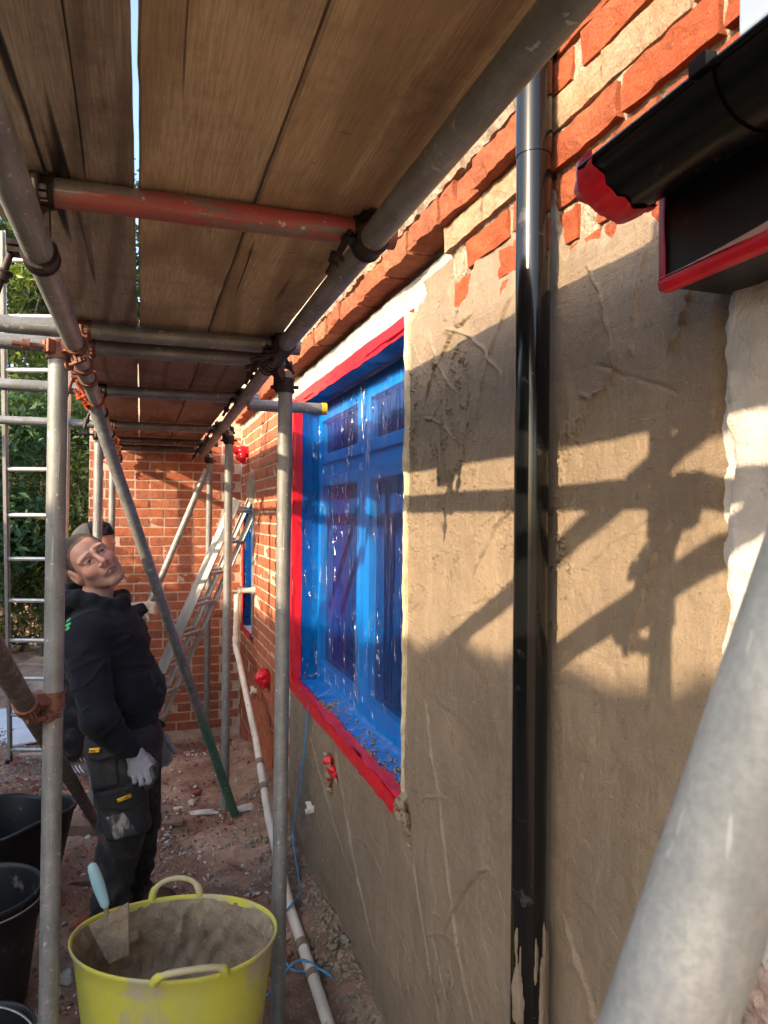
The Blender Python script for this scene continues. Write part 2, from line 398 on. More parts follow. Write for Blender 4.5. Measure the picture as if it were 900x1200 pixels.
near_m['c'] = [brick_mesh('brick', .235, .068, .06, M_brick_buff, .006, 8, 4, 48+i) for i in range(3)]
old = MB()
for (y0, y1, f_) in ((.55, 1.255, lambda z: .7830-.0155*sstep(2.36, 2.40, z)), (1.255, 1.737, lambda z: .7810-.014*sstep(2.29, 2.33, z)-.013*sstep(2.37, 2.40, z))):
    Yo, Zo = np.meshgrid(np.arange(y0, y1+.001, .006), np.arange(2.12, (2.85 if y0 < 1 else 2.458), .006), indexing='ij')
    old.grid(f_(Zo)+.0016*fbm(Yo*40, Zo*40, 0, 55, 4)-.005*np.maximum(0, fbm(Yo*6, Zo*6, 4, 56, 3)-.35), Yo, Zo)
obj('bed_mortar', old, simple('sandy_mortar', (.50,.41,.31), (.27,.215,.16), 60, .95, 0, 1.0, 150, .012, .1, dirt=((.16,.12,.09), 35, .60)), house)
n_near = len(sp)
bricklay(house, near_m, sp, tilt=.010)
# bare brickwork beyond the window
top = clipped(courses(3.86, 6.10, .675, 23, .783, lambda k: k % 4 == 3, off=1), 3.86, 6.09)
top = [q for q in top if not (5.30 < q[0][1] < 5.83 and .83 < q[0][2] < 1.80)]
low = clipped(courses(3.86, 6.10, -.3, 13, .783, lambda k: k % 4 == 3, off=1), 3.86, 6.09)
top.sort(key=lambda q: q[0][1]); lim = 297-n_near
bricklay(house, far_m, top[:lim])
stuff = MB()
for (p, k) in top[lim:]+low:
    L = .214 if k == 's' else .103; dx = random.gauss(0, .0015)
    stuff.box((p[0]+dx, p[1]-L/2, p[2]-.033), (p[0]+.03, p[1]+L/2, p[2]+.033))
tag(obj('brick_courses', stuff, M_brick, house), kind='stuff')

# white concrete lintel, set back under the broken brick edge
g = MB(); ny, nz = 90, 8
Yg, Zg = np.meshgrid(np.linspace(1.735, 3.845, 160), np.linspace(2.312, 2.432, 12), indexing='ij')
g.grid(.792+.003*fbm(Yg*14, Zg*14, 0, 5, 4), Yg, Zg, flip=False)
g.box((.80, 1.735, 2.312), (.94, 3.845, 2.430))
obj('lintel', g, M_lintel, house)

# the fresh coat of render: a thick sheet with trowel ridges and a ragged top that dies out on the bricks
def render_surface(Y, Z):
    d = .0045*fbm(Y*3.0, Z*3.0, 0, 11, 4)+.0020*fbm(Y*13, Z*9, 0, 12, 4)
    def ridge(d, y0, z0, y1, z1, w=.0035, h=.0045, bend=.0):
        L = math.hypot(y1-y0, z1-z0); ty, tz = (y1-y0)/L, (z1-z0)/L
        u = ((Y-y0)*ty+(Z-z0)*tz)/L; v = (Y-y0)*-tz+(Z-z0)*ty
        v = v - bend*4*u*(1-u) + .004*noise3(u*9, y0*31, 0, 3)
        a = sstep(-.02, .1, u)*sstep(1.02, .8, u)*(.65+.35*noise3(u*14, z0*17, 0, 5))
        # a ridge with one sharp flank and a smoothed-off side, as a trowel edge leaves it
        return d + a*h*(np.exp(-(v/w)**2)*1.0 + .40*np.exp(-np.clip(v, 0, None)/.022)*(v > 0))
    R_ = random.Random(3)
    arcs = [(1.05,1.95,1.14,2.17,.02),(1.16,1.93,1.02,1.98,.03),(.97,2.15,1.0,1.93,.01),(1.6,2.2,1.95,2.0,.05),(1.9,2.24,1.7,2.02,.03),(1.4,2.2,1.6,1.9,.03),
            (.92,1.95,.86,2.1,.02),(1.9,1.2,1.55,.45,.02),(1.2,.95,1.02,.62,-.03),(1.12,.78,.99,.55,.02),(1.98,.72,1.70,.25,.02),(1.5,.9,1.75,.6,.02),(1.08,1.35,1.15,1.2,.0),
            (3.4,.7,2.6,.35,.03),(2.9,.75,2.3,.2,.02),(1.35,1.75,1.6,1.55,.02),(.9,1.7,1.0,1.45,.02),(1.8,2.2,1.45,2.0,-.04),(1.72,1.9,1.95,1.98,.02)]
    for (a, b, c, e, bd) in arcs: d = ridge(d, a, b, c, e, R_.uniform(.0022,.0042), R_.uniform(.007,.012), bd)
    for i in range(70):
        y = R_.uniform(.85, 2.4); z = R_.uniform(.2, 2.2); an = R_.uniform(0, 3.14); L = R_.uniform(.05, .3)
        d = ridge(d, y, z, y+L*math.cos(an), z+L*math.sin(an), R_.uniform(.0018,.0032), R_.uniform(.003,.007)*(1 if R_.random() < .75 else -1), R_.uniform(-.03,.03))
    # torn pits and worm-like drags
    m = sstep(.25, .55, fbm(Y*2.3, Z*2.3, 4, 21, 3))
    wv = np.abs(fbm(Y*24, Z*19, 7, 22, 4)); pit = (wv < .05)*m
    d = d - .006*pit*m + .004*m*((wv > .05) & (wv < .11)) + .0006*fbm(Y*90, Z*90, 2, 23, 3)
    return d
def render_coat():
    mb = MB()
    def panel(ys, zs, dent=True):
        Y, Z = np.meshgrid(ys, zs, indexing='ij')
        d = render_surface(Y, Z)
        zt = 2.375 - .115*sstep(1.56, 1.69, Y) - .125*sstep(1.27, 1.20, Y) - .05*sstep(1.1, .95, Y) + .085*sstep(1.725, 1.76, Y) - .03*sstep(1.85, 2.05, Y) + .022*fbm(Y*11, 0*Y, 2, 31, 4)
        cov = sstep(.0, .045, (zt - Z) + .018*fbm(Y*24, Z*24, 1, 33, 3))
        yt = sstep(.0, .03, (Y - .795) + .012*fbm(Y*20, Z*14, 3, 34, 3))       # ragged edge against the white wall
        X = Wx - d + (1-cov)*.024 + (1-yt)*.02
        foot = sstep(.10, .0, Z)                                               # slumped toe
        X = X - foot*(.02+.012*fbm(Y*8, Z*8, 9, 35, 3))
        mb.grid(X, Y, Z, flip=False)
    ya = np.arange(.765, 2.0500001, .0031); ya[-1] = 2.05
    panel(ya, np.concatenate([np.linspace(-.05, .55, 90), np.linspace(.5535, 2.40, 530)]))
    yb = np.linspace(2.05, 3.80, 300); zb = np.linspace(-.05, .825, 170)
    panel(yb, zb)
    yc = np.linspace(3.80, 3.93, 12)
    Y, Z = np.meshgrid(yc, zb, indexing='ij'); d = render_surface(Y, Z)
    X = Wx - d + .03*sstep(3.83, 3.90, Y+.02*fbm(Y*10, Z*10, 0, 41, 3)); mb.grid(X, Y, Z)
    return mb
rm = render_coat()
obj('render_coat', rm, M_render, house)
# cream plaster bead down the window's near edge
g = MB(); zz = np.linspace(.80, 2.318, 120)
prof = [(-.004, 2.062), (-.010, 2.050), (-.008, 2.030), (.010, 2.0285), (.06, 2.029)]
Xb = np.array([[Wx+px+.003*fbm(z*16, i*3., 0, 51, 3) for i, (px, py) in enumerate(prof)] for z in zz]); Yb = np.array([[py+.004*fbm(z*19, i*2., 5, 52, 3)*(i < 2) for i, (px, py) in enumerate(prof)] for z in zz])
Zb = np.repeat(zz[:, None], len(prof), 1); g.grid(Xb, Yb+.02, Zb, smooth=False)
obj('stop_bead', g, M_bead, house)

# ------------------------------------------------------------------ the masked window (part of the wall): frame > panes, film, tape
fr = MB(); fx0, fx1 = .902, .965
def bar(y0, y1, z0, z1, x0=fx0, x1=fx1): fr.box((x0, y0, z0), (x1, y1, z1))
bar(WY0, WY0+.07, WZ0, WZ1); bar(WY1-.07, WY1, WZ0, WZ1); bar(WY0+.07, WY1-.07, WZ1-.07, WZ1); bar(WY0+.07, WY1-.07, WZ0, WZ0+.075)
bar(2.89, 2.96, WZ0+.075, WZ1-.07)
for (a, b) in ((WY0+.07, 2.89), (2.96, WY1-.07)):
    bar(a, b, 1.905, 1.965)
    for (c, d) in ((WZ0+.075, 1.905), (1.965, WZ1-.07)):
        q = .052; x0 = fx0-.016; x1 = fx1-.012
        bar(a+.003, a+q, c+.003, d-.003, x0, x1); bar(b-q, b-.003, c+.003, d-.003, x0, x1); bar(a+q, b-q, c+.003, c+q, x0+.001, x1); bar(a+q, b-q, d-q, d-.003, x0+.001, x1)
fr.box((.80, WY0+.005, WZ0-.012), (fx0+.002, WY1-.005, WZ0+.004))
win = obj('window', fr, M_upvc, house, bevel=.004)
for (a, b) in ((WY0+.07+.052, 2.89-.052), (2.96+.052, WY1-.07-.052)):
    for (c, d) in ((WZ0+.075+.052, 1.905-.052), (1.965+.052, WZ1-.07-.052)):
        p = MB(); p.box((fx0+.018, a-.004, c-.004), (fx0+.026, b+.004, d+.004)); obj('pane', p, M_glass, win)
# room behind the panes is closed off by the core; reveal sides
rv = MB(); rv.box((.772, WY1+.001, WZ0), (1.05, WY1+.011, WZ1)); rv.box((.775, WY0-.011, WZ0), (1.05, WY0-.001, WZ1)); rv.box((.80, WY0, WZ1+.0005), (1.05, WY1, WZ1+.0015))
obj('reveal', rv, M_lintel, win)
back = MB(); back.box((1.055, WY0-.1, WZ0-.1), (1.06, WY1+.1, WZ1+.15)); obj('dark_backing', back, M_dark, win)  # added dark sheet in place of the unlit room

def film_mat():
    t = NT('blue_masking_film'); co = t.co(); cz = t.co((1,1,.16), rot=(.25,0,0)); cz2 = t.co((1,.8,.10), rot=(-.4,0,0))
    w = t.noise(cz, 7, 2, .5, 1.0); w2 = t.noise(cz2, 22, 3, .55, 1.5)
    cr = t.math('SUBTRACT', 1.0, t.ramp(t.math('ABSOLUTE', t.math('SUBTRACT', t.noise(t.co((1,1,.17), rot=(.22,0,0)), 8, 3, .5, 1.6), .5)), [(.0, 0.), (.018, 1.)]))
    n = t.bump(w, .45, .02); n = t.bump(w2, .45, .008, n); n = t.bump(cr, 1.0, .012, n)
    tr = t.n('ShaderNodeBsdfTransparent'); tr.inputs[0].default_value = (.05,.58,1.0,1)
    p = t.n('ShaderNodeBsdfPrincipled'); p.inputs['Roughness'].default_value = .3; p.inputs['Specular IOR Level'].default_value = .1
    bc = t.mix(t.ramp(t.noise(cz, 4, 4, .6, .8), [(.42,0.),(.66,1.)]), (.003,.12,.56), (.012,.075,.54))
    t.l(bc, p.inputs['Base Color']); t.l(n, p.inputs['Normal'])
    gl = t.n('ShaderNodeBsdfGlossy'); gl.inputs['Roughness'].default_value = .17; gl.inputs[0].default_value = (.80,.86,1.0,1); t.l(n, gl.inputs['Normal'])
    m1 = t.n('ShaderNodeMixShader'); m1.inputs[0].default_value = .24; t.l(tr.outputs[0], m1.inputs[1]); t.l(p.outputs[0], m1.inputs[2])
    fr_ = t.n('ShaderNodeFresnel'); fr_.inputs[0].default_value = 1.28; t.l(n, fr_.inputs['Normal'])
    crm = t.math('MULTIPLY', t.math('MULTIPLY', cr, t.ramp(t.noise(t.co(loc=(3,1,2)), 3.2, 3), [(.40, 0.), (.55, 1.)])), .85)
    m2 = t.n('ShaderNodeMixShader'); t.l(t.math('ADD', t.math('MULTIPLY', fr_.outputs[0], .16), crm), m2.inputs[0]); t.l(m1.outputs[0], m2.inputs[1]); t.l(gl.outputs[0], m2.inputs[2])
    t.l(m2.outputs[0], t.out.inputs['Surface']); return t.m
M_film = film_mat()
yf = np.concatenate([np.linspace(WY0+.003, WY0+.05, 8), np.linspace(WY0+.06, WY1-.10, 130), np.linspace(WY1-.095, WY1-.003, 26)])
zf = np.concatenate([np.linspace(WZ0+.006, WZ0+.08, 22), np.linspace(WZ0+.09, WZ1-.06, 120), np.linspace(WZ1-.05, WZ1-.030, 6)])
Y, Z = np.meshgrid(yf, zf, indexing='ij')
dep = np.minimum(np.minimum(sstep(0, .055, WY1-Y), sstep(0, .012, Y-WY0)), np.minimum(sstep(0, .05, Z-WZ0-.004), sstep(0, .010, WZ1-.0285-Z)))
pl = fbm(Y*3.2+.6*Z, Z*.9, 0, 61, 2); fold = .006*pl + .005*sstep(.06, .0, np.abs(fbm(Y*4.2+Z*.8, Z*.8, 3, 62, 2)))*sstep(-.1, .4, fbm(Y*2, Z*1.2, 5, 64, 2)) + .0012*fbm(Y*14, Z*5, 1, 63, 2)
fold = fold*np.clip(dep*1.2-.1, 0, 1)
X = .770 + (.884-.770)*dep + fold*.8 - .004
X = np.minimum(X, .8815)
g = MB(); g.grid(X, Y, Z); obj('masking_film', g, M_film, win)
# red tape round the opening
def ribbon(pts, w, nrm, th, name, mat, parent, wob=.002, n=60, seed=0):
    """flat tape along pts (world), w = width vector, nrm = outward"""
    P = [Vector(p) for p in pts]; nrm = Vector(nrm); w = Vector(w)
    seg = []
    for i in range(n):
        t = i/(n-1)*(len(P)-1); k = min(int(t), len(P)-2); seg.append(P[k].lerp(P[k+1], t-k))
    V = []; F = []; m = 6
    for i, c in enumerate(seg):
        for j in range(m):
            s_ = j/(m-1)-.5
            a = wob*float(noise3(i*.35, j*.9, seed, 71)); e = wob*1.4*float(fbm(i*.17, j*5., seed+3, 72, 3))
            V.append(c+w*(s_)+w.normalized()*(e if j in (0, m-1) else 0)+nrm*(th+a))
    for i in range(n-1):
        for j in range(m-1): F.append((i*m+j, i*m+j+1, (i+1)*m+j+1, (i+1)*m+j))
    g = MB(); g.add(V, F, 0, True)
    # a second, inner skin gives the tape its thickness
    g.add([v-nrm*th*.8 for v in map(Vector, V)], [f[::-1] for f in F], 0, True)
    return obj(name, g, mat, parent)
ribbon([(.763, WY1+.005, WZ0-.01), (.763, WY1+.01, WZ1+.01)], (0, .06, 0), (-1, 0, 0), .004, 'red_tape', M_red, win, seed=1)
ribbon([(.786, WY1-.022, WZ0-.01), (.786, WY1-.022, WZ1)], (.046, 0, 0), (0, -1, 0), .004, 'red_tape', M_red, win, seed=2)
ribbon([(.780, WY0+.0, 2.300), (.776, WY1+.02, 2.300)], (0, 0, .060), (-1, 0, 0), .004, 'red_tape', M_red, win, seed=3, n=90)
ribbon([(.835, WY0+.0, 2.290), (.835, WY1, 2.290)], (.125, 0, 0), (0, 0, -1), .004, 'red_tape', M_red, win, wob=.003, seed=4, n=90)
ribbon([(.752, WY0-.01, WZ0-.012), (.755, 2.6, WZ0-.008), (.755, WY1+.03, WZ0-.004)], (0, -.0, .055), (-1, 0, 0), .007, 'red_tape', M_red, win, wob=.0035, seed=5, n=90)
ribbon([(.775, WY0-.01, WZ0+.016), (.775, WY1+.02, WZ0+.016)], (.05, 0, 0), (0, 0, 1), .004, 'red_tape', M_red, win, wob=.004, seed=6, n=90)
# crumbs of render that fell on the taped sill
cr = MB(); R2 = random.Random(5)
for i in range(190):
    y = R2.uniform(2.1, 3.3)*1.0; 
    if R2.random() < .5: y = R2.uniform(2.1, 2.7)
    if R2.random() < .25: y = R2.gauss(3.15, .06)
    x = R2.uniform(.785, .85); s_ = R2.uniform(.002, .0058); z = WZ0+.020+.02*sstep(.80, .86, x)+s_*.5
    a = Vector((R2.uniform(-1,1), R2.uniform(-1,1), R2.uniform(-1,1))).normalized(); b = a.orthogonal().normalized(); c = a.cross(b)
    cr.obox((x, y, z), a*s_, b*s_*R2.uniform(.5,1), c*s_*R2.uniform(.4,.9))
tag(obj('render_crumbs', cr, M_render, win), kind='stuff')

# ------------------------------------------------------------------ projecting broken brick course over the window
cor = MB(); cor.box((.738, 1.31, 2.461), (.876, 6.09, 2.60)); cor.box((.75, 1.31, 2.60), (.876, 6.09, 2.9))
corb = tag(obj('brick_corbel', cor, M_mortar, origin=(.8, 2.8, 2.43)), 'ragged projecting brick course along the wall above the white lintel', 'cornice')
M_corb = brick_mat('corbel_brick', [(0., (.42,.12,.06)), (.5, (.36,.11,.06)), (1., (.46,.20,.11))], .66, 1.0, 60, (.47,.38,.27))
M_cap = brick_mat('mortared_stone', [(0., (.50,.44,.34)), (1., (.44,.39,.31))], .55, 1.0, 80, (.30,.26,.21))
cm = {'s': [brick_mesh('brick', .208, .068, .09, M_corb, .005, 10, 5, 100+i) for i in range(7)], 'h': [brick_mesh('brick', .098, .068, .09, M_corb, .005, 5, 5, 120+i) for i in range(5)],
      'c': [brick_mesh('capping', .26, .075, .09, M_cap, .0065, 14, 6, 140+i) for i in range(5)]}
sp = []; y = 1.30
while y < 6.0:
    k = 's' if random.random() < .6 else 'h'; L = .216 if k == 's' else .106
    sp.append(((.716+random.gauss(0, .005), y+L/2, 2.489+random.gauss(0, .002)), k)); y += L
bricklay(corb, cm, sp, tilt=.018)
sp = []; y = 1.30
while y < 6.0: sp.append(((.713+random.gauss(0, .006), y+.135, 2.566+random.gauss(0, .004)), 'c')); y += .268
bricklay(corb, cm, sp, tilt=.015, name='capping')

# ------------------------------------------------------------------ brick wall across the end
core = MB(); core.box((-.385, 6.1045, -.3), (1.06, 6.36, 2.9))
endw = tag(obj('end_wall', core, M_mortar_pink, origin=(.2, 6.23, 0)), 'red brick wall closing off the far end of the passage under the boards', 'wall')
em = {'s': [brick_mesh('brick', .212, .0625, .03, M_brick_end, .0018, 4, 2, 160+i) for i in range(6)], 'h': [brick_mesh('brick', .101, .0625, .03, M_brick_end, .0018, 2, 2, 180+i) for i in range(4)]}
sp = []
for k in range(33):
    z = -.05+.075*(k+.5); hd = k % 4 == 2; st = .113 if hd else .225
    x = -.385+st/2-(st/2 if k % 2 else 0)
    while x < .80:
        L = .103 if hd else .214; a, b = x-L/2, x+L/2; kd = 'h' if hd else 's'
        if a < -.387 or b > .80:
            kd = 'h'; x2 = max(-.385+.0515, min(x, .782-.05))
            if (b > .80 and a > .70) or (a < -.387 and b < -.30): x += st; continue
        else: x2 = x
        sp.append(((x2, 6.10+random.gauss(0, .0015), z), kd)); x += st
bricklay(endw, em, sp, rotz=R(90))
# ------------------------------------------------------------------ old white roughcast at the near end of the wall (a part of the house wall)
def roughcast(z0, z1, ny, nz, amp, fine, seed):
    mb = MB(); Y, Z = np.meshgrid(np.linspace(-.6, .815, ny), np.linspace(z0, z1, nz), indexing='ij')
    d = amp*fbm(Y*22, Z*22, 0, seed, 4)+fine*fbm(Y*70, Z*70, 0, seed+2, 3)
    e = sstep(.0, .03, .806 - Y + .010*fbm(Z*14, Z*0, 0, seed+5, 4))
    X = .748 - d + (1-e)*.03
    mb.grid(X, Y, Z); return mb
M_rough = simple('white_roughcast', (.62,.605,.58), (.48,.46,.44), 16, .9, 0, .9, 130, .006, .15, dirt=((.40,.30,.25), 12, .64))
M_dash = simple('brown_pebbledash', (.46,.36,.31), (.25,.18,.15), 60, .95, 0, 1.0, 90, .01, .1)
obj('white_roughcast', roughcast(1.115, 2.03, 170, 150, .0035, .0018, 201), M_rough, house)
obj('pebbledash', roughcast(-.1, 1.15, 170, 160, .004, .005, 207), M_dash, house)

# ------------------------------------------------------------------ taped eaves (fascia box) and gutter of the low roof at the near end
ev = empty('eaves', (.70, .2, 2.0), 'black fascia box edged in red tape on top of the white wall', 'eaves')
g = MB(); g.box((.646, -1.2, 2.012), (.664, .786, 2.205)); g.box((.664, .768, 2.018), (.760, .786, 2.205)); obj('fascia_board', g, M_fascia, ev, bevel=.0015)
g = MB(); g.box((.662, -1.2, 2.004), (.764, .782, 2.016)); obj('soffit', g, M_fascia, ev)
g = MB(); g.box((.640, -1.2, 2.203), (.80, .79, 2.215)); obj('roof_edge', g, M_fascia, ev)
M_pinkfilm = simple('pale_pink_film', (.66,.52,.55), (.60,.40,.45), 20, .25, 0, .2, 40)
g = MB()
Ys = np.linspace(-.5, .790, 60)
def strip(mb, pts, wob, seed):
    # pts: list of (x,z) profile; swept along y
    A = np.array(pts); X = np.array([[a[0]+wob*noise3(y*12, i*2., seed, 301) for i, a in enumerate(A)] for y in Ys]); Zz = np.array([[a[1]+wob*noise3(y*12, i*2.+50, seed, 302) for i, a in enumerate(A)] for y in Ys])
    mb.grid(X, np.repeat(Ys[:, None], len(A), 1), Zz)
strip(g, [(.6425, 2.016), (.6415, 2.009), (.645, 2.001), (.655, 2.0005), (.668, 2.0015)], .0018, 1); obj('red_tape', g, M_red2, ev)
wd_ = sstep(.77, .30, Ys)*.034+.001
g = MB(); g.grid(np.stack([0*Ys+.6438, 0*Ys+.6425, 0*Ys+.6420], 1)+.0006*noise3(Ys*20, 0, 0, 306)[:, None], np.repeat(Ys[:, None], 3, 1), np.stack([2.016+wd_, 2.016+wd_*.5, 0*Ys+2.0155], 1)); obj('film_strip', g, M_pinkfilm, ev)
g = MB(); Zs = np.linspace(2.0, 2.2, 24)
X = np.array([[.6425+.001*noise3(z*30, 0, 0, 303), .6425, .662] for z in Zs]); Yg = np.array([[.776+.003*noise3(z*25, 3, 0, 304), .7885, .789+.001*noise3(z*30, 5, 0, 305)] for z in Zs])
g.grid(X, Yg, np.repeat(Zs[:, None], 3, 1)); obj('red_tape', g, M_red2, ev)

gut = MB(); n = 22; r0, r1 = .056, .0535; cx, cz = .587, 2.150
ys = [-1.2, .2, .62, .803]
def half(r, y): return [(cx-r*math.cos(math.pi*i/n), y, cz-r*math.sin(math.pi*i/n)) for i in range(n+1)]
for (r, fl) in ((r0, 1), (r1, 0)):
    V = sum([half(r, y) for y in ys], []); m = n+1
    gut.add(V, [(k*m+i, k*m+i+1, (k+1)*m+i+1, (k+1)*m+i) for k in range(len(ys)-1) for i in range(n)], 0, True)
A, B = half(r0, .803), half(r1, .803); gut.add(A+B, [(i, i+1, m+i+1, m+i) for i in range(n)])
gut.tube((cx-r0, -1.2, cz), (cx-r0, .803, cz), .0045, 8); gut.tube((cx+r0-.001, -1.2, cz), (cx+r0-.001, .803, cz), .003, 8)
gutter = tag(obj('gutter', gut, M_gutter, origin=(cx, 0, cz)), 'black half-round gutter with its open end wrapped in red tape', 'gutter')
for yb in (.585, -.2):
    b = MB(); V = sum([[(cx-rr*math.cos(math.pi*i/n-.12), y, cz-rr*math.sin(math.pi*i/n-.12)) for i in range(n+2)] for y in (yb-.012, yb+.012) for rr in (r0+.003,)], []); m2 = n+2
    b.add(V, [(i, i+1, m2+i+1, m2+i) for i in range(n+1)], 0, True)
    b.box((cx-r0-.010, yb-.012, cz-.004), (cx-r0+.004, yb+.012, cz+.012)); obj('bracket', b, M_gutter, gutter)
# ragged red tape round the open end
mm = 80; T = np.linspace(-.16, math.pi+.02, mm); K = 7
Rr = np.zeros((mm, K)); Yy = np.zeros((mm, K))
for i, t_ in enumerate(T):
    wid = .034+.018*float(noise3(t_*1.9, 1, 0, 311))+.006*float(noise3(t_*6, 2, 0, 312)); lip = .006+.022*max(0, float(noise3(t_*2.1, 5.3, 0, 313)))
    if t_ > 2.4: wid *= .8
    prof = [(r1-.006, .803-.01), (r1-.002, .803+lip), (r0+.002, .803+lip*1.1), (r0+.004, .803), (r0+.0035, .803-wid*.35), (r0+.004+.003*float(noise3(t_*6, 8, 0, 314)), .803-wid*.7), (r0+.003, .803-wid)]
    for j, (a, b) in enumerate(prof): Rr[i, j] = a+.0022*float(fbm(t_*3, j*1.2, 3, 315, 3)); Yy[i, j] = b
g = MB(); g.grid(cx-Rr*np.cos(T)[:, None], Yy, cz-Rr*np.sin(T)[:, None]); obj('red_tape', g, M_red2, gutter)

# grey frame of an upper window, a corner of it in view
uw = empty('upper_window', (.78, .3, 2.345), 'corner of a grey framed window just above the black gutter', 'window')
g = MB(); g.box((.752, -.5, 2.345), (.80, .768, 2.40)); g.box((.752, .713, 2.402), (.80, .768, 3.2)); obj('frame', g, M_upvc_grey, uw, bevel=.004)
g = MB(); g.box((.766, .690, 2.402), (.80, .711, 3.2)); g.box((.766, -.5, 2.402), (.80, .690, 2.43)); obj('sash', g, M_upvc_grey, uw, bevel=.003)
g = MB(); g.box((.782, -.5, 2.432), (.79, .688, 3.2)); obj('pane', g, M_glass, uw)

# ------------------------------------------------------------------ black downpipe
PX, PY = .717, 1.241
g = MB(); g.tube((PX, PY, -.05), (PX, PY, 2.46), .0335, 40, 12)
pipe = tag(obj('downpipe', g, M_pipe, origin=(PX, PY, 0)), 'tall black plastic downpipe standing in front of the fresh render', 'drainpipe')
g = MB(); g.tube((PX, PY, 2.40), (PX, PY, 2.62), .0352, 40, 2)
obj('socket', g, M_pipe, pipe)
g = MB(); g.path([(PX+.012, PY, 2.60), (PX+.014, PY, 2.66), (PX-.02, PY+.02, 2.72), (PX-.12, PY+.08, 2.80)], .0335, 24); obj('bend', g, M_pipe, pipe)
# splashes of render stuck to the foot of the pipe
Tt, Zz = np.meshgrid(np.linspace(-2.9, .4, 46), np.linspace(.60, .98, 60), indexing='ij')
c_ = fbm(Tt*2.2, Zz*9, 0, 321, 4)+.35*np.sin(Tt*1.4+1.9)-1.5*sstep(.82, .97, Zz+.06*fbm(Tt*3, 0, 0, 322, 3))+.15
th = sstep(.0, .35, c_)*.006-.0006
rr_ = .0336+th+.0012*fbm(Tt*8, Zz*60, 0, 323, 3)*(th > 0)
base = math.atan2(-PY, -PX)      # faces the way people look at it
A_ = base+1.2+Tt*.75+.1
g = MB(); g.grid(PX+rr_*np.cos(A_), PY+rr_*np.sin(A_), Zz); obj('render_splash', g, M_render, pipe)

# ------------------------------------------------------------------ ground
def Gz(x, y):
    x = np.asarray(x, float); y = np.asarray(y, float)
    z = .022*fbm(x*1.1, y*1.1, 0, 401, 3)+.012*fbm(x*4, y*4, 0, 402, 3)
    z = z+.07*sstep(.50, .76, x+.04*fbm(y*3, 0*y, 0, 403, 3))*sstep(6.3, 5.0, y)*(1-.0*x)      # spoil against the wall
    z = z+.05*np.exp(-(((x-.33)/.22)**2+((y-3.0)/.35)**2))+.04*np.exp(-(((x-.2)/.3)**2+((y-4.9)/.6)**2))
    z = z-.10*sstep(5.0, 6.0, y)*sstep(-1.2, -.2, x)
    z = z+.05*sstep(4.5, 8.0, y)*sstep(-.2, -1.0, x)
    return z
def ground_mesh():
    mb = MB()
    xs = np.concatenate([[-160, -60, -25, -12, -7, -4.5, -3.2], np.arange(-2.5, -.8, .06), np.arange(-.8, .815, .016), [.9, 1.2, 3, 12, 60, 160]])
    ys = np.concatenate([[-160, -60, -20, -6, -2, -.5, .5, 1.0], np.arange(1.4, 4.6, .017), np.arange(4.6, 7.0, .035), np.arange(7.0, 11, .12), [12, 16, 25, 60, 200]])
    X, Y = np.meshgrid(xs, ys, indexing='ij')
    Z = Gz(X, Y)
    near = sstep(-2.5, -1.5, X)*sstep(.6, 1.4, Y)*sstep(11, 7, Y)
    cl = fbm(X*14, Y*14, 0, 405, 4); Z = Z+near*(.011*cl+.009*np.maximum(0, fbm(X*34, Y*34, 0, 406, 3))+.02*np.maximum(0, fbm(X*7, Y*7, 2, 408, 3)-.5))
    mb.grid(X, Y, Z); return mb
def soil_mat():
    t = NT('red_brown_soil'); co = t.co()
    f = t.ramp(t.noise(co, 3.0, 6, .65), [(.36, 0.), (.64, 1.)])
    col = t.mix(f, (.235,.140,.094), (.40,.255,.178))
    s_ = t.sep(); 
    pk = t.ramp(t.noise(co, 1.5, 5, .6), [(.50, 0.), (.64, 1.)])
    col = t.mix(t.math('MULTIPLY', pk, .75), col, (.58,.40,.285))
    dk = t.ramp(t.noise(t.co(loc=(5,2,0)), 2.2, 5, .6), [(.52, 0.), (.66, 1.)])
    col = t.mix(t.math('MULTIPLY', dk, .6), col, (.085,.056,.040))
    v = t.ramp(t.noise(co, 55, 5, .7), [(.58, 0.), (.64, 1.)]); col = t.mix(t.math('MULTIPLY', v, .5), col, (.50,.37,.30))
    v = t.ramp(t.noise(t.co(loc=(1,9,0)), 42, 5, .7), [(.64, 0.), (.67, 1.)]); col = t.mix(t.math('MULTIPLY', v, .8), col, (.58,.52,.47))
    v = t.ramp(t.noise(t.co(loc=(7,3,0)), 38, 5, .7), [(.62, 0.), (.67, 1.)]); col = t.mix(t.math('MULTIPLY', v, .7), col, (.035,.025,.02))
    n = t.bump(t.noise(co, 90, 7, .75), .9, .012); n = t.bump(t.noise(co, 24, 5, .65), .6, .02, n)
    return t.pbr(col, .95, 0, n, .2)
M_soil = soil_mat()
tag(obj('ground', ground_mesh(), M_soil, origin=(0, 0, 0)), kind='structure')

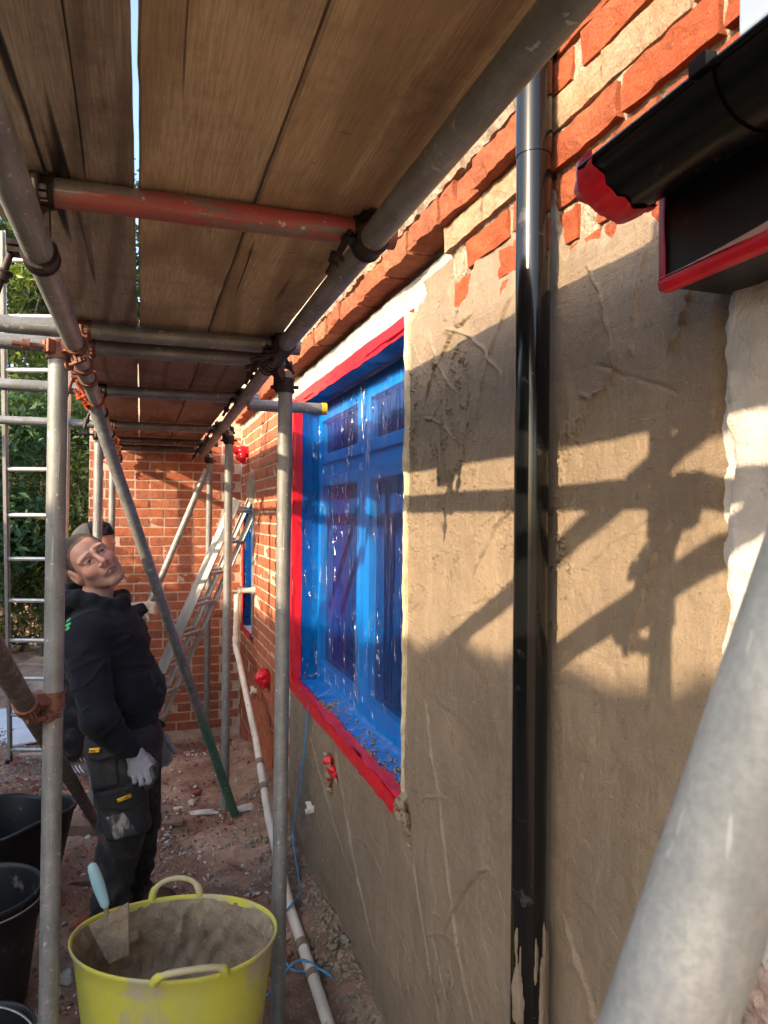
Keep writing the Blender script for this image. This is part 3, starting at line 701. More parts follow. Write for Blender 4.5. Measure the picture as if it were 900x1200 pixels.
# ------------------------------------------------------------------ scaffold
def clamp(p, ax, r=.0285, w=.044, mb=None):
    ax = Vector(ax).normalized(); p = Vector(p)
    mb.tube(p-ax*w/2, p+ax*w/2, r, 24); mb.tube(p-ax*(w/2+.002), p-ax*(w/2-.006), r+.0018, 18); mb.tube(p+ax*(w/2-.006), p+ax*(w/2+.002), r+.0018, 18)
def bolt(p, d, L, mat, parent):
    d = Vector(d).normalized(); p = Vector(p); g = MB(); g.tube(p-d*L*.25, p+d*L, .0062, 8); g.tube(p+d*L*.52, p+d*(L*.52+.013), .0125, 6); g.tube(p+d*L*.46, p+d*(L*.52), .015, 12)
    return obj('bolt', g, mat, parent)
def coupler(parent, pa, axa, pb, axb, mat, bd=None, bl=.075):
    pa, pb, axa, axb = map(Vector, (pa, pb, axa, axb)); axa.normalize(); axb.normalize()
    g = MB(); clamp(pa, axa, mb=g); clamp(pb, axb, mb=g)
    d = (pb-pa); m = (pa+pb)/2; L = d.length; d.normalize()
    s1 = d.cross(axa); s1 = s1.normalized() if s1.length > .01 else d.orthogonal().normalized(); s2 = d.cross(s1)
    g.obox(m, d*max(.008, L/2-.026), s1*.016, s2*.015)
    # ears of the two flaps
    ta = d.cross(axa); ta = ta.normalized() if ta.length > .01 else s1
    tb = d.cross(axb); tb = tb.normalized() if tb.length > .01 else s1
    g.obox(pa+ta*.037, ta*.012, axa*.016, d*.004+Vector((0,0,0))); g.obox(pa+ta*.037+d*.012, ta*.012, axa*.016, d*.004); g.obox(pb-tb*.037, tb*.012, axb*.016, d*.004); g.obox(pb-tb*.037-d*.012, tb*.012, axb*.016, d*.004)
    c = obj('coupler', g, mat, parent)
    bolt(pa+ta*.045, (d if bd is None else Vector(bd)), bl, mat, c); bolt(pb-tb*.045, -d, bl, mat, c)
    return c
def tube_thing(name, p, q, mat, label, cat, group=None, r=.02415, seg=1, n=28):
    g = MB(); g.tube(p, q, r, n, seg, hollow=.004)
    o = obj(name, g, mat, origin=[(a+b)/2 for a, b in zip(p, q)] if abs(p[2]-q[2]) < .5 else (p if p[2] < q[2] else q))
    return tag(o, label, cat, group)
G_T = 'galvanised tubes of the scaffold'
zo, zi = 2.137, 2.205            # heights of the outer and the inner ledger
STD = [((-.213, 2.05), 2.135, 'scaffold pole standing in front of the man, rusty clamp halfway up', 0),
       ((-.225, 4.20), 2.17, 'scaffold pole behind the man, on a timber sole board', 0),
       ((-.212, 5.86), 2.16, 'thin far scaffold pole against the lit end wall, behind the two men', 0),
       ((.449, 2.40), 2.18, 'scaffold pole beside the yellow tub, between it and the blue window', 0),
       ((.474, 4.25), 2.19, 'scaffold pole with the green-footed brace at its foot', 0),
       ((.512, 5.92), 2.19, 'far inner scaffold pole just left of the leaning ladder', 0),
       ((-.232, .50), 2.60, 'near outer scaffold pole beside the camera, out to the left', 1)]
poles = []
for (xy, zt, lb, off) in STD:
    x, y = xy; z0 = float(Gz(x, y))
    poles.append(tube_thing('scaffold_standard', (x, y, z0-.02 if not off else -.02), (x+.006, y+.004, zt), M_steel, lb, 'scaffold pole', G_T))
ledO = tube_thing('scaffold_ledger', (-.165, -1.2, zo+.004), (-.168, 6.02, zo-.004), M_steel_y, 'long outer ledger tube under the left edge of the boards', 'scaffold tube', G_T, seg=4)
ledI = tube_thing('scaffold_ledger', (.383, -1.0, zi+.004), (.400, 2.20, zi), M_steel_y, 'near inner ledger tube running along the wall side of the boards', 'scaffold tube', G_T, seg=2)
ledJ = tube_thing('scaffold_ledger', (.400, 2.212, zi), (.462, 6.05, zi-.03), M_steel_y, 'far inner ledger tube sleeved to the end of the near one', 'scaffold tube', G_T, seg=2)
g = MB(); g.tube((.3985, 2.10, zi), (.4015, 2.31, zi), .031, 18); sl = obj('sleeve_coupler', g, M_dark, ledJ)
for yb in (2.14, 2.25): bolt((.385, yb, zi-.02), (-1, 0, -.35), .09, M_dark, sl)
def ledx(y): return .383+.017*min(1, (y+1)/3.2) if y < 2.2 else .400+.062*(y-2.2)/3.85
TR = [(1.31, -.145, .455, 2.236, M_steel_red, 'near transom tube with worn red paint under the boards'),
      (2.255, -1.35, .47, 2.231, M_steel_x, 'transom tube reaching out left above the pole top, upper of two side by side'),
      (2.475, -1.35, .47, 2.229, M_steel_x, 'transom tube close behind another under the joint of the boards'),
      (3.29, -1.45, .50, 2.226, M_steel_x, 'third transom tube, reaching out left over the shrubs'),
      (4.53, -1.5, .52, 2.224, M_steel_x, 'fourth transom tube, lowest of those reaching left over the ladder'),
      (5.40, -.24, .53, 2.222, M_steel_dark, 'dark transom tube, second from the end wall'),
      (5.98, -.24, .53, 2.222, M_steel_dark, 'dark transom tube nearest the end wall')]
trs = []
for (y, x0, x1, z, m, lb) in TR: trs.append(tube_thing('scaffold_transom', (x0, y+.01, z), (x1, y, z), m, lb, 'scaffold tube', G_T))
for i, (o, tr) in enumerate(zip(trs, TR)):
    y, x0, x1, z = tr[:4]
    mt = [M_dark, M_rust, M_rust, M_dark, M_rust, M_orange, M_rust][i]
    coupler(o, (-.165, y+.035, zo), (0, 1, 0), (-.165+.0, y+.008, z), (1, 0, 0), mt, bd=(-.3, 0, -1))
    coupler(o, (ledx(y), y-.035, zi), (0, 1, 0), (ledx(y), y, z), (1, 0, 0), M_dark, bd=(-.5, 0, -1))
# a board clip and a pale block added in place of sunlit board at the outer transom ends
g = MB(); g.box((-.235, 1.30, 2.212), (-.15, 1.40, 2.258)); tag(obj('lit_board_block', g, simple('lit_board_wood', (.50,.36,.24), (.38,.26,.17), 40, .8)), 'pale block added in place of sunlit board beside the red transom end', 'timber')
for i, pole in enumerate(poles):
    (x, y), zt = STD[i][0], STD[i][1]
    if x < 0: coupler(pole, (x+.006, y+.004, zo-.012), (0, 0, 1), (-.165, y-.03, zo), (0, 1, 0), M_rust if i in (0,) else M_dark, bd=(-1, -.2, 0))
    else: coupler(pole, (x+.006, y+.004, zi-.07), (0, 0, 1), (ledx(y), y-.03, zi), (0, 1, 0), M_dark, bd=(1, -.3, 0))
# braces
br1 = tube_thing('scaffold_brace', (.515, 4.12, .03), (-.222, 2.93, 2.26), M_steel_green, 'diagonal brace tube with green painted foot leaning across the passage', 'scaffold tube', G_T)
coupler(br1, (-.206, 2.955, 2.20), (-.74, -1.2, 2.2), (-.166, 2.98, zo), (0, 1, 0), M_orange)
br2 = tube_thing('scaffold_brace', (-.17, 5.72, .42), (.475, 5.66, 2.05), steel('sunlit_brace_steel', axis='n', c1=(.44,.44,.42)), 'diagonal brace tube in front of the end wall, rising to the right', 'scaffold tube', G_T)
p0 = Vector((-.200, 4.13, .055)); dv = Vector((-.065, -2.18, 1.19))
br3 = tube_thing('scaffold_brace', tuple(p0), tuple(p0+dv*1.78), M_steel_dark, 'dark brown brace tube sloping up behind the nearest left pole', 'scaffold tube', G_T)
pc = p0+dv*.985
coupler(br3, tuple(pc), dv, (-.211, 2.055, pc.z-.01), (0, 0, 1), M_rust, bl=.09)
coupler(br3, tuple(p0+dv*.03), dv, (-.225, 4.20, .12), (0, 0, 1), M_rust)
br4 = tube_thing('scaffold_brace', (-.2415, .4108, .05), (.423, .1735, 2.172), M_steel_near, 'close pale scaffold tube slanting across the lower right, out of focus', 'scaffold tube', G_T, n=48)
# a second outer brace beside the camera, crossing the first one; both throw the crossed shadow on the render
br5 = tube_thing('scaffold_brace', (-.62, 1.62, 1.71), (-.60, .10, 2.50), M_steel_dark, 'outer brace tube beside the camera, out to the left', 'scaffold tube', G_T)
coupler(poles[6], (-.23, .50, 1.99), (0, 0, 1), (-.318, .55, 1.99), dv, M_rust)
coupler(poles[6], (-.23, .50, 2.06), (0, 0, 1), (-.29, .50, 2.06), (0, 1, 0), M_rust)
tie = tube_thing('tie_tube', (.425, 3.092, 2.168), (.758, 3.085, 2.168), M_steel_x, 'tie tube with a yellow end cap reaching over to the window', 'scaffold tube', G_T)
g = MB(); g.tube((.742, 3.0855, 2.168), (.764, 3.085, 2.168), .0265, 24); obj('end_cap', g, simple('yellow_cap', (.70,.42,.02), (.55,.33,.02), 20, .5), tie)

# boards
def board_mat(name, c1, c2, c3, crack=.5, seed=0., wear=(.30,.26,.21), wearT=.62):
    t = NT(name)
    st = t.co((1,.055,1), loc=(seed,seed*3,0)); st2 = t.co((1,.012,1), loc=(seed*2,0,0)); co = t.co(loc=(0,seed,0)); kn = t.co((1,.42,1), loc=(seed,seed,0))
    kd = t.voro(kn, 4.2); km = t.ramp(kd, [(.10, 1.), (.20, 0.)])
    wp_ = t.co((1,.085,1), loc=(seed*1.7,seed,0)); wn_ = t.noise(wp_, 2.6, 2, .45, .25)
    wn_ = t.math('ADD', wn_, t.math('MULTIPLY', km, .16)); wn_ = t.math('ADD', wn_, t.math('MULTIPLY', t.noise(st, 9, 3, .5), .05))
    ringv = t.math('ADD', t.math('MULTIPLY', t.math('SINE', t.math('MULTIPLY', wn_, 78.)), .5), .5)
    fib = t.noise(t.co((1,.03,1), loc=(seed,0,2)), 300, 5, .75); fib2 = t.noise(st, 28, 5, .6)
    col = t.mix(t.ramp(fib2, [(.3, 0.), (.7, 1.)]), c1, c2)
    col = t.mix(t.math('MULTIPLY', t.ramp(ringv, [(.45, 0.), (.98, 1.)]), .8), col, c3)
    col = t.mix(t.math('MULTIPLY', t.ramp(fib, [(.42, 1.), (.58, 0.)]), .42), col, tuple(.55*v for v in c3))
    blot = t.ramp(t.noise(co, 6.0, 7, .75), [(.47, 0.), (.66, 1.)]); col = t.mix(t.math('MULTIPLY', blot, .5), col, tuple(.55*v for v in c3))
    wr = t.ramp(t.noise(t.co((1,.3,1), loc=(seed,1,0)), 9, 7, .75), [(wearT, 0.), (wearT+.1, 1.)]); col = t.mix(t.math('MULTIPLY', wr, .6), col, wear)
    knot = t.ramp(kd, [(.055, 1.), (.085, 0.)]); col = t.mix(t.math('MULTIPLY', knot, .85), col, (.045,.025,.014))
    # drying cracks along the grain
    c0 = t.math('ABSOLUTE', t.math('SUBTRACT', t.noise(t.co((1,.016,1), loc=(seed*2,0,0)), 10, 3, .35, .2), .5)); cm_ = t.ramp(t.noise(t.co((1,.25,1), loc=(0,seed*5,0)), 4, 2), [(crack, 0.), (crack+.08, 1.)])
    stn = t.ramp(t.noise(t.co((1,.35,1), loc=(seed*3,2,0)), 13, 6, .7), [(.60, 0.), (.70, 1.)]); col = t.mix(t.math('MULTIPLY', stn, .45), col, tuple(.35*v for v in c3))
    ck = t.math('MULTIPLY', t.ramp(c0, [(.003, 1.), (.008, 0.)]), cm_)
    dg = t.ramp(t.noise(t.co((.35,1.6,1), loc=(seed,0,0), rot=(0,0,.5)), 24, 3, .5), [(.73, 0.), (.75, 1.)])
    col = t.mix(t.math('MULTIPLY', dg, .7), col, (.03,.02,.014))
    col = t.mix(ck, col, (.012,.008,.006))
    n = t.bump(fib, .5, .004); n = t.bump(ck, -.8, .006, n) if False else t.bump(t.math('SUBTRACT', 1.0, ck), .7, .006, n); n = t.bump(ringv, .12, .003, n)
    return t.pbr(col, .82, 0, n, .2)
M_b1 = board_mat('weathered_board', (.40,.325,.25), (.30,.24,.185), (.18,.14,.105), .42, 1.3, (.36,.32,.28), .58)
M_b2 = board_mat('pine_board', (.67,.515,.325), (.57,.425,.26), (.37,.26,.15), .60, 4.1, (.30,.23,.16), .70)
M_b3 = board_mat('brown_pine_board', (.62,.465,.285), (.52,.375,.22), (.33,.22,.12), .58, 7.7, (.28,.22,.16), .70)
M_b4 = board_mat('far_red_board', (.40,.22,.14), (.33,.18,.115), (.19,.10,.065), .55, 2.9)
M_hoop = simple('rusty_hoop_iron', (.28,.13,.07), (.16,.08,.05), 30, .6, .4)
def board(x0, x1, y0, y1, z, mat, label, seed, bow=.0):
    r_ = np.random.default_rng(seed); g = MB()
    ys = np.linspace(y0, y1, 80); T = .038
    def edge(x, k): return x+.0022*fbm(ys*2.1, 0*ys, seed+k, 501, 4)+.0007*noise3(ys*30, 0, seed+k, 503)
    a, b = edge(x0, 0), edge(x1, 9); zb = z+bow*(ys-y0)+.0015*noise3(ys*1.3, 0, seed, 502); e = .004
    prof = lambda i: [(a[i], zb[i]+e), (a[i]+e, zb[i]), ((a[i]+b[i])/2, zb[i]+.0006), (b[i]-e, zb[i]), (b[i], zb[i]+e), (b[i], zb[i]+T-e), (b[i]-e, zb[i]+T), (a[i]+e, zb[i]+T), (a[i], zb[i]+T-e)]
    P = [prof(i) for i in range(len(ys))]; m = len(P[0]); V = [(x, ys[i], zz) for i in range(len(ys)) for (x, zz) in P[i]]
    F = [(i*m+j, i*m+(j+1) % m, (i+1)*m+(j+1) % m, (i+1)*m+j) for i in range(len(ys)-1) for j in range(m)]+[tuple(range(m)), tuple(range(len(V)-m, len(V)))[::-1]]
    g.add(V, F)
    o = tag(obj('scaffold_board', g, mat, origin=((x0+x1)/2, y0, z)), label, 'scaffold board', 'boards of the scaffold deck')
    for (q, dy) in ((y0, 1), (y1, -1)):
        h = MB(); lo, hi = sorted((q-dy*.002, q+dy*.035)); h.box((x0-.003, lo, z-.0035), (x1+.003, hi, z-.0005)); h.box((x0-.003, min(q-dy*.003, q-dy*.0005), z-.003), (x1+.003, max(q-dy*.003, q-dy*.0005), z+.04)); obj('hoop_iron', h, M_hoop, o)
    return o
ZB = 2.2625
board(-.238, -.0172, -1.6, 2.36, ZB, M_b1, 'dark weathered near scaffold board, outermost of the deck overhead', 1)
board(-.0085, .189, -1.6, 2.37, ZB+.001, M_b2, 'warm pine near scaffold board in the middle of the deck overhead', 2)
board(.1925, .408, -1.6, 2.36, ZB-.002, M_b3, 'brown near scaffold board next to the inner ledger', 3)
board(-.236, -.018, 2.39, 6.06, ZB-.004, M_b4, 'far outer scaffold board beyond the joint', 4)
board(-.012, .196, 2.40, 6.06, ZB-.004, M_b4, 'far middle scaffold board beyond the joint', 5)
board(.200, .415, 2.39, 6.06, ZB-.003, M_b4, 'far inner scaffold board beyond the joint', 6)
# ------------------------------------------------------------------ implicit surfaces (smooth unions) -> one continuous mesh
def surface_nets(F, xs, ys, zs):
    s = F < 0
    nx, ny, nz = F.shape
    c = np.zeros((nx-1, ny-1, nz-1), np.int8)
    for dx in (0,1):
        for dy in (0,1):
            for dz in (0,1): c += s[dx:nx-1+dx, dy:ny-1+dy, dz:nz-1+dz]
    I, J, K = np.nonzero((c > 0) & (c < 8))
    vid = -np.ones(c.shape, np.int64); vid[I, J, K] = np.arange(len(I))
    P = np.zeros((len(I), 3)); n = np.zeros(len(I))
    C = [(a,b,d) for a in (0,1) for b in (0,1) for d in (0,1)]
    for a in C:
        for b in C:
            if a < b and sum(abs(p-q) for p, q in zip(a, b)) == 1:
                fa = F[I+a[0], J+a[1], K+a[2]]; fb = F[I+b[0], J+b[1], K+b[2]]
                m = (fa < 0) != (fb < 0); t = np.where(m, fa/np.where(m, fa-fb, 1), 0)
                for d, ax, id_ in ((0, xs, I), (1, ys, J), (2, zs, K)):
                    va = ax[id_+a[d]]; vb = ax[id_+b[d]]; P[:, d] += m*(va+(vb-va)*t)
                n += m
    P /= n[:, None]
    Q = []
    for d in range(3):
        A = s.take(range(0, s.shape[d]-1), d); B = s.take(range(1, s.shape[d]), d); ch = A != B
        i, j, k = np.nonzero(ch); o = [1, 1, 1]; o[d] = 0
        ok = np.ones(len(i), bool)
        for q, (ii, sh) in enumerate(((i, nx), (j, ny), (k, nz))):
            if q != d: ok &= (ii > 0) & (ii < sh-1)
        i, j, k = i[ok], j[ok], k[ok]; ins = A[i, j, k]
        e1, e2 = [x for x in range(3) if x != d]
        def at(o1, o2):
            ix = [i.copy(), j.copy(), k.copy()]; ix[e1] -= o1; ix[e2] -= o2; return vid[tuple(ix)]
        q = np.stack([at(0,0), at(1,0), at(1,1), at(0,1)], 1)
        fl = ins ^ (d == 1)
        q[~fl] = q[~fl][:, ::-1]
        Q.append(q)
    Q = np.concatenate(Q); return P, Q[(Q >= 0).all(1)]
def smin(a, b, k):
    h = np.clip(.5+.5*(b-a)/k, 0, 1); return b+(a-b)*h-k*h*(1-h)
def smax(a, b, k): return -smin(-a, -b, k)
def cone(P, a, b, ra, rb):      # capsule between a and b with two radii
    a = np.array(a, float); b = np.array(b, float); d = b-a; L2 = (d*d).sum()
    t = np.clip(((P[0]-a[0])*d[0]+(P[1]-a[1])*d[1]+(P[2]-a[2])*d[2])/L2, 0, 1)
    q = np.sqrt((P[0]-a[0]-t*d[0])**2+(P[1]-a[1]-t*d[1])**2+(P[2]-a[2]-t*d[2])**2)
    return q-(ra+(rb-ra)*t)
def ell(P, c, r):               # ellipsoid in the frame of P
    x, y, z = (P[0]-c[0])/r[0], (P[1]-c[1])/r[1], (P[2]-c[2])/r[2]
    k = np.sqrt(x*x+y*y+z*z)+1e-9; k2 = np.sqrt((x/r[0])**2+(y/r[1])**2+(z/r[2])**2)+1e-9
    return k*(k-1)/k2
def sph(P, c, r): return np.sqrt((P[0]-c[0])**2+(P[1]-c[1])**2+(P[2]-c[2])**2)-r
def lattice(lo, hi, h):
    ax = [np.arange(l, u+h, h) for l, u in zip(lo, hi)]
    return ax, np.meshgrid(*ax, indexing='ij')
def iso(name, F, ax, mat, parent=None, smooth=True, origin=None):
    P, Q = surface_nets(F, *ax); mb = MB(); mb.V = P; mb.F = Q.tolist(); mb.n = len(P); mb.MI = [0]*len(Q); mb.SM = [smooth]*len(Q)
    return obj(name, mb, mat, parent, origin)

# ------------------------------------------------------------------ yellow tub with mortar, trowel
TROWEL = ((-.128,2.224,.533), (-.021,2.187,.599), (-.019,2.188,.452), (-.072,2.206,.425))
TROWEL_H = ((-.123,2.221,.708), (-.082,2.208,.584))
LADDER_L = ((-.669,5.52,.069), (-.537,4.22,3.041))
r2, f2 = np.array([.948, -.318]), np.array([.318, .948])
TC = np.array([.104, 2.146]); TR_, TF_ = .283, .214; ZT = .508; ZBT = float(Gz(.1, 2.15))
def tub_pt(ang, k, z): 
    q = TC + r2*(TR_*k*math.cos(ang)) + f2*(TF_*k*math.sin(ang)); return (q[0], q[1], z)
def tub_prof(prof, n=72, wob=0.0, seed=0):
    V = []; F = []; m = len(prof)
    for j, (k, z) in enumerate(prof):
        for i in range(n):
            a = 2*math.pi*i/n
            w = 1+.012*math.sin(2*a+1)*(z-ZBT)/.45+.006*math.sin(5*a+seed)
            if wob: 
                w -= wob*max(0, float(fbm(8*math.cos(a)+seed, 8*math.sin(a), z*26, 601, 4)))*min(1, (ZT-z)*30)
            V.append(tub_pt(a, k*w, z+ (.006*math.sin(2*a+.4) if z > ZT-.1 else 0)))
    for j in range(m-1):
        for i in range(n):
            q = (i+1) % n; F.append((j*n+i, j*n+q, (j+1)*n+q, (j+1)*n+i))
    return V, F
M_yellow = simple('yellow_rubber', (.50,.48,.05), (.44,.42,.10), 7, .5, 0, .2, 50, .006, .3, dirt=((.40,.36,.22), 6, .50), stretch=(1,1,.5))
M_mortar_wet = NT('wet_mortar')
def _wm():
    t = M_mortar_wet; co = t.co(); f = t.ramp(t.noise(co, 14, 6, .65), [(.35, 0.), (.65, 1.)]); col = t.mix(f, (.205,.16,.11), (.30,.24,.165))
    y = t.ramp(t.noise(t.co((1,1,.25)), 16, 5, .7), [(.64, 0.), (.68, 1.)]); col = t.mix(t.math('MULTIPLY', y, .6), col, (.42,.37,.09))
    n = t.bump(t.noise(co, 45, 6, .65), .8, .012); n = t.bump(t.noise(co, 200, 4, .6), .2, .003, n)
    return t.pbr(col, .5, 0, n, .4)
M_wet = _wm()
tub = empty('yellow_tub', (TC[0], TC[1], ZBT), 'big yellow rubber tub of wet brown mortar standing on the soil', 'tub')
V, F = tub_prof([(0.001, ZBT), (.70, ZBT), (.735, ZBT+.012), (.80, ZBT+.13), (.875, ZBT+.28), (.955, ZT-.055), (.985, ZT-.012), (1.008, ZT-.004), (1.01, ZT+.004), (.998, ZT+.008), (.982, ZT+.002), (.976, ZT-.016)])
g = MB(); g.add(V, F, 0, True); obj('shell', g, M_yellow, tub)
V, F = tub_prof([(.978, ZT-.004), (.972, ZT-.012), (.962, ZT-.025), (.952, ZT-.04), (.942, ZT-.055), (.932, ZT-.07), (.922, ZT-.085), (.914, ZT-.10), (.906, ZT-.115), (.90, ZT-.13), (.89, ZT-.15), (.88, ZT-.17), (.84, ZT-.20), (.60, ZT-.215), (.3, ZT-.21), (.001, ZT-.205)], 200, .10, 2)
g = MB(); g.add(V, F, 0, True); obj('mortar', g, M_wet, tub)
def tub_handle(a0, w, h):
    g = MB(); P = []; rr = []
    for i in range(21):
        t = i/20; a = a0+w*(t-.5)*(1.0+.25*math.sin(math.pi*t)); e = math.sin(math.pi*t)**.55
        p = Vector(tub_pt(a, 1.004+.05*e, ZT+.002+h*e+.006*math.sin(2*a+.4))); P.append(p); rr.append(.0085 if .1 < t < .9 else .012)
    g.path(P, rr, 10); return obj('handle', g, M_yellow, tub)
tub_handle(math.pi/2+.20, .52, .052); tub_handle(-math.pi/2+.36, .66, .036)
# trowel standing in the mortar
M_blue_h = simple('pale_blue_handle', (.26,.52,.60), (.38,.56,.60), 20, .5, 0, .2, 60, .003, .4, dirt=((.45,.38,.32), 25, .58))
tl, tr_, br_, bl_ = [Vector(v) for v in TROWEL]
n_ = (tr_-tl).cross(bl_-tl).normalized()
trow = empty('trowel', tuple((bl_+br_)/2), 'mortar-caked trowel with pale blue handle standing in the yellow tub', 'trowel')
g = MB(); nx = 10; P = []
for s_ in (0, 1):
    for i in range(nx+1):
        for j in range(nx+1):
            u, v = i/nx, j/nx; q = tl.lerp(tr_, u).lerp(bl_.lerp(br_, u), v); P.append(q+n_*((.0035 if s_ else -.0035)*(1+.6*float(noise3(u*6, v*6, s_, 611)))))
m_ = (nx+1)**2; F = []
for s_ in (0, 1):
    for i in range(nx):
        for j in range(nx):
            q = [s_*m_+i*(nx+1)+j, s_*m_+(i+1)*(nx+1)+j, s_*m_+(i+1)*(nx+1)+j+1, s_*m_+i*(nx+1)+j+1]; F.append(q if s_ else q[::-1])
e_ = [i*(nx+1) for i in range(nx+1)]+[nx*(nx+1)+j for j in range(1, nx+1)]+[i*(nx+1)+nx for i in range(nx-1, -1, -1)]+[j for j in range(nx-1, 0, -1)]
for i in range(len(e_)): a, b = e_[i], e_[(i+1) % len(e_)]; F.append((a, b, m_+b, m_+a))
g.add(P, F, 0, False); obj('blade', g, M_wet, trow)
h0, h1 = Vector(TROWEL_H[1]), Vector(TROWEL_H[0])
g = MB(); g.path([h0.lerp(h1, t) for t in (0,.05,.12,.3,.5,.7,.88,.96,1)], [.008,.012,.0135,.0155,.017,.0165,.0145,.012,.004], 16); obj('handle', g, M_blue_h, trow)
g = MB(); g.path([tl.lerp(tr_, .45)+n_*.004+Vector((0,0,-.05)), tl.lerp(tr_, .45)+Vector((0,0,.004)), h0, h0.lerp(h1, .04)], [.006,.007,.007,.009], 10); obj('tang', g, M_wet, trow)

# ------------------------------------------------------------------ black buckets
M_blackrub = simple('black_rubber', (.010,.010,.011), (.016,.016,.016), 9, .5, 0, .1, 40, .003, .35, dirt=((.12,.095,.075), 13, .60))
M_wire = simple('wire_handle', (.42,.43,.44), (.25,.25,.26), 30, .4, .7, .1)
def bucket(loc, r, h, label, wob, seed, wire=None):
    x, y, zt = loc; zb = float(Gz(x, y)); b = empty('bucket', (x, y, zb), label, 'bucket', 'black buckets on the soil')
    g = MB(); n = 48; prof = [(0.001, zb), (.78*r, zb), (.80*r, zb+.01), (.9*r, zb+h*.5), (r, zt-.012), (1.03*r, zt-.012), (1.03*r, zt+.003), (.99*r, zt+.003), (.97*r, zt-.015), (.88*r, zb+h*.4), (.77*r, zb+.03), (.001, zb+.03)]
    V = []; F = []
    for (rr, z) in prof:
        for i in range(n):
            a = 2*math.pi*i/n; k = (z-zb)/h; V.append((x+rr*math.cos(a)*(1+wob*.3*math.sin(2*a+seed)*k), y+rr*math.sin(a), z+wob*.10*math.sin(2*a+seed)*max(0, k-.6)+wob*.03*math.sin(5*a)*max(0, k-.6)))
    for j in range(len(prof)-1):
        for i in range(n): q = (i+1) % n; F.append((j*n+i, j*n+q, (j+1)*n+q, (j+1)*n+i))
    g.add(V, F, 0, True); obj('shell', g, M_blackrub, b)
    if wire:
        a0, tiltd, hh = wire; ax = Vector((math.cos(a0), math.sin(a0), 0)); side = Vector((-math.sin(a0), math.cos(a0), 0))*tiltd+Vector((0,0,hh))
        P = [Vector((x, y, zt-.02))+ax*(1.06*r*math.cos(t))+side*(1.06*r*math.sin(t)) for t in np.linspace(0, math.pi, 26)]
        w = MB(); w.path(P, .0032, 8); obj('handle', w, M_wire, b)
    return b
bucket((-.530, 3.50, .41), .235, .40, 'limp black rubber tub with a sagging rim, farther of the two big ones', .55, 2.2)
bucket((-.525, 2.82, .395), .205, .37, 'round black bucket with a wire handle lying on its rim, in the dark corner', .0, 0, (.1, -1.0, -.02))
bucket((-.415, 2.22, .275), .150, .26, 'near black bucket at the bottom corner with its thin wire handle raised', .0, 0, (-.15, .10, .62))

# ------------------------------------------------------------------ taped fittings, hooks, waste pipe, cord
def blob(name, balls, seed, mat, label, cat, h=.004, k=.02, amp=.006, freq=45, group=None):
    C = np.array([b[:3] for b in balls]); rr = max(b[3] for b in balls)+.03
    ax, P = lattice(C.min(0)-rr, C.max(0)+rr, h); F = None
    for b in balls: d = sph(P, b[:3], b[3]); F = d if F is None else smin(F, d, k)
    F = F+amp*fbm(P[0]*freq, P[1]*freq, P[2]*freq, seed, 3)
    return tag(iso(name, F, ax, mat), label, cat, group)
blob('taped_spout', [(.775,5.66,2.19,.045),(.73,5.65,2.205,.038),(.69,5.64,2.205,.032),(.655,5.63,2.21,.022),(.735,5.65,2.15,.04),(.74,5.64,2.12,.03)], 1, M_red, 'red taped pipe spout high up near the corner of the two walls', 'pipe', amp=.010, freq=26)
blob('taped_stub', [(.765,4.60,.672,.045),(.73,4.59,.678,.042),(.75,4.58,.645,.035),(.745,4.6,.70,.03)], 2, M_red, 'round red taped pipe stub low on the brick wall, half behind a pole', 'pipe', amp=.008, freq=30)
tp = blob('taped_tap', [(.755,2.93,.690,.016),(.735,2.93,.685,.012),(.757,2.93,.65,.018),(.757,2.935,.615,.014),(.757,2.89,.66,.014),(.757,2.855,.648,.013),(.757,2.825,.643,.011),(.757,2.945,.57,.012)], 3, M_red, 'small red taped tap caked with render below the window', 'tap', h=.003, k=.018, amp=.006, freq=60)
C = [(.748,2.94,.672,.017),(.745,2.925,.63,.016),(.748,2.94,.592,.016),(.748,2.93,.565,.014),(.744,2.90,.668,.009),(.75,2.815,.640,.008),(.748,2.955,.700,.012)]
ax, P = lattice((.715,2.78,.53), (.785,3.0,.74), .003); F = None
for c_ in C: d = sph(P, c_[:3], c_[3]); F = d if F is None else smin(F, d, .012)
iso('render_clod', F+.008*fbm(P[0]*55, P[1]*55, P[2]*55, 77, 3), ax, M_wet, tp)
# clod at the sill corner
blob('mortar_clod', [(.752,2.045,.845,.024),(.752,2.06,.80,.02),(.752,2.025,.81,.018),(.758,2.01,.77,.013),(.758,2.0,.735,.010),(.772,2.06,.865,.015)], 4, M_wet, 'clod of brown mortar clinging to the near corner of the taped sill', 'mortar', h=.003, k=.015, amp=.009, freq=55)
M_white_pl = simple('white_plastic', (.74,.71,.64), (.64,.60,.52), 14, .45, 0, .1, 50, .003, .4)
def hook(loc, r, label):
    x, y, z = loc; g = MB(); P = [(x-.022+.0*t, y+r*math.cos(t)*1.0, z+r*math.sin(t)) for t in np.linspace(.6, 5.7, 22)]
    for dx in (-.008, 0, .008): g.path([(p[0]+dx, p[1], p[2]) for p in P], .0042, 8)
    g.tube((x+.02, y-r*.9, z+.003), (x-.03, y-r*.9, z+.003), .007, 10); g.box((x-.012, y-r*1.15, z-.014), (x+.012, y-r*.75, z+.016))
    return tag(obj('pipe_clip', g, M_white_pl), label, 'pipe clip', 'white open pipe clips on the wall')
hook((.765, 3.27, .362), .024, 'white open pipe clip on the render below the window'); hook((.778, 5.14, .47), .026, 'white open pipe clip on the far bare brickwork')
M_wpipe = simple('cream_waste_pipe', (.72,.67,.57), (.62,.56,.46), 10, .45, 0, .1, 50, .003, .4, dirt=((.16,.125,.095), 13, .60))
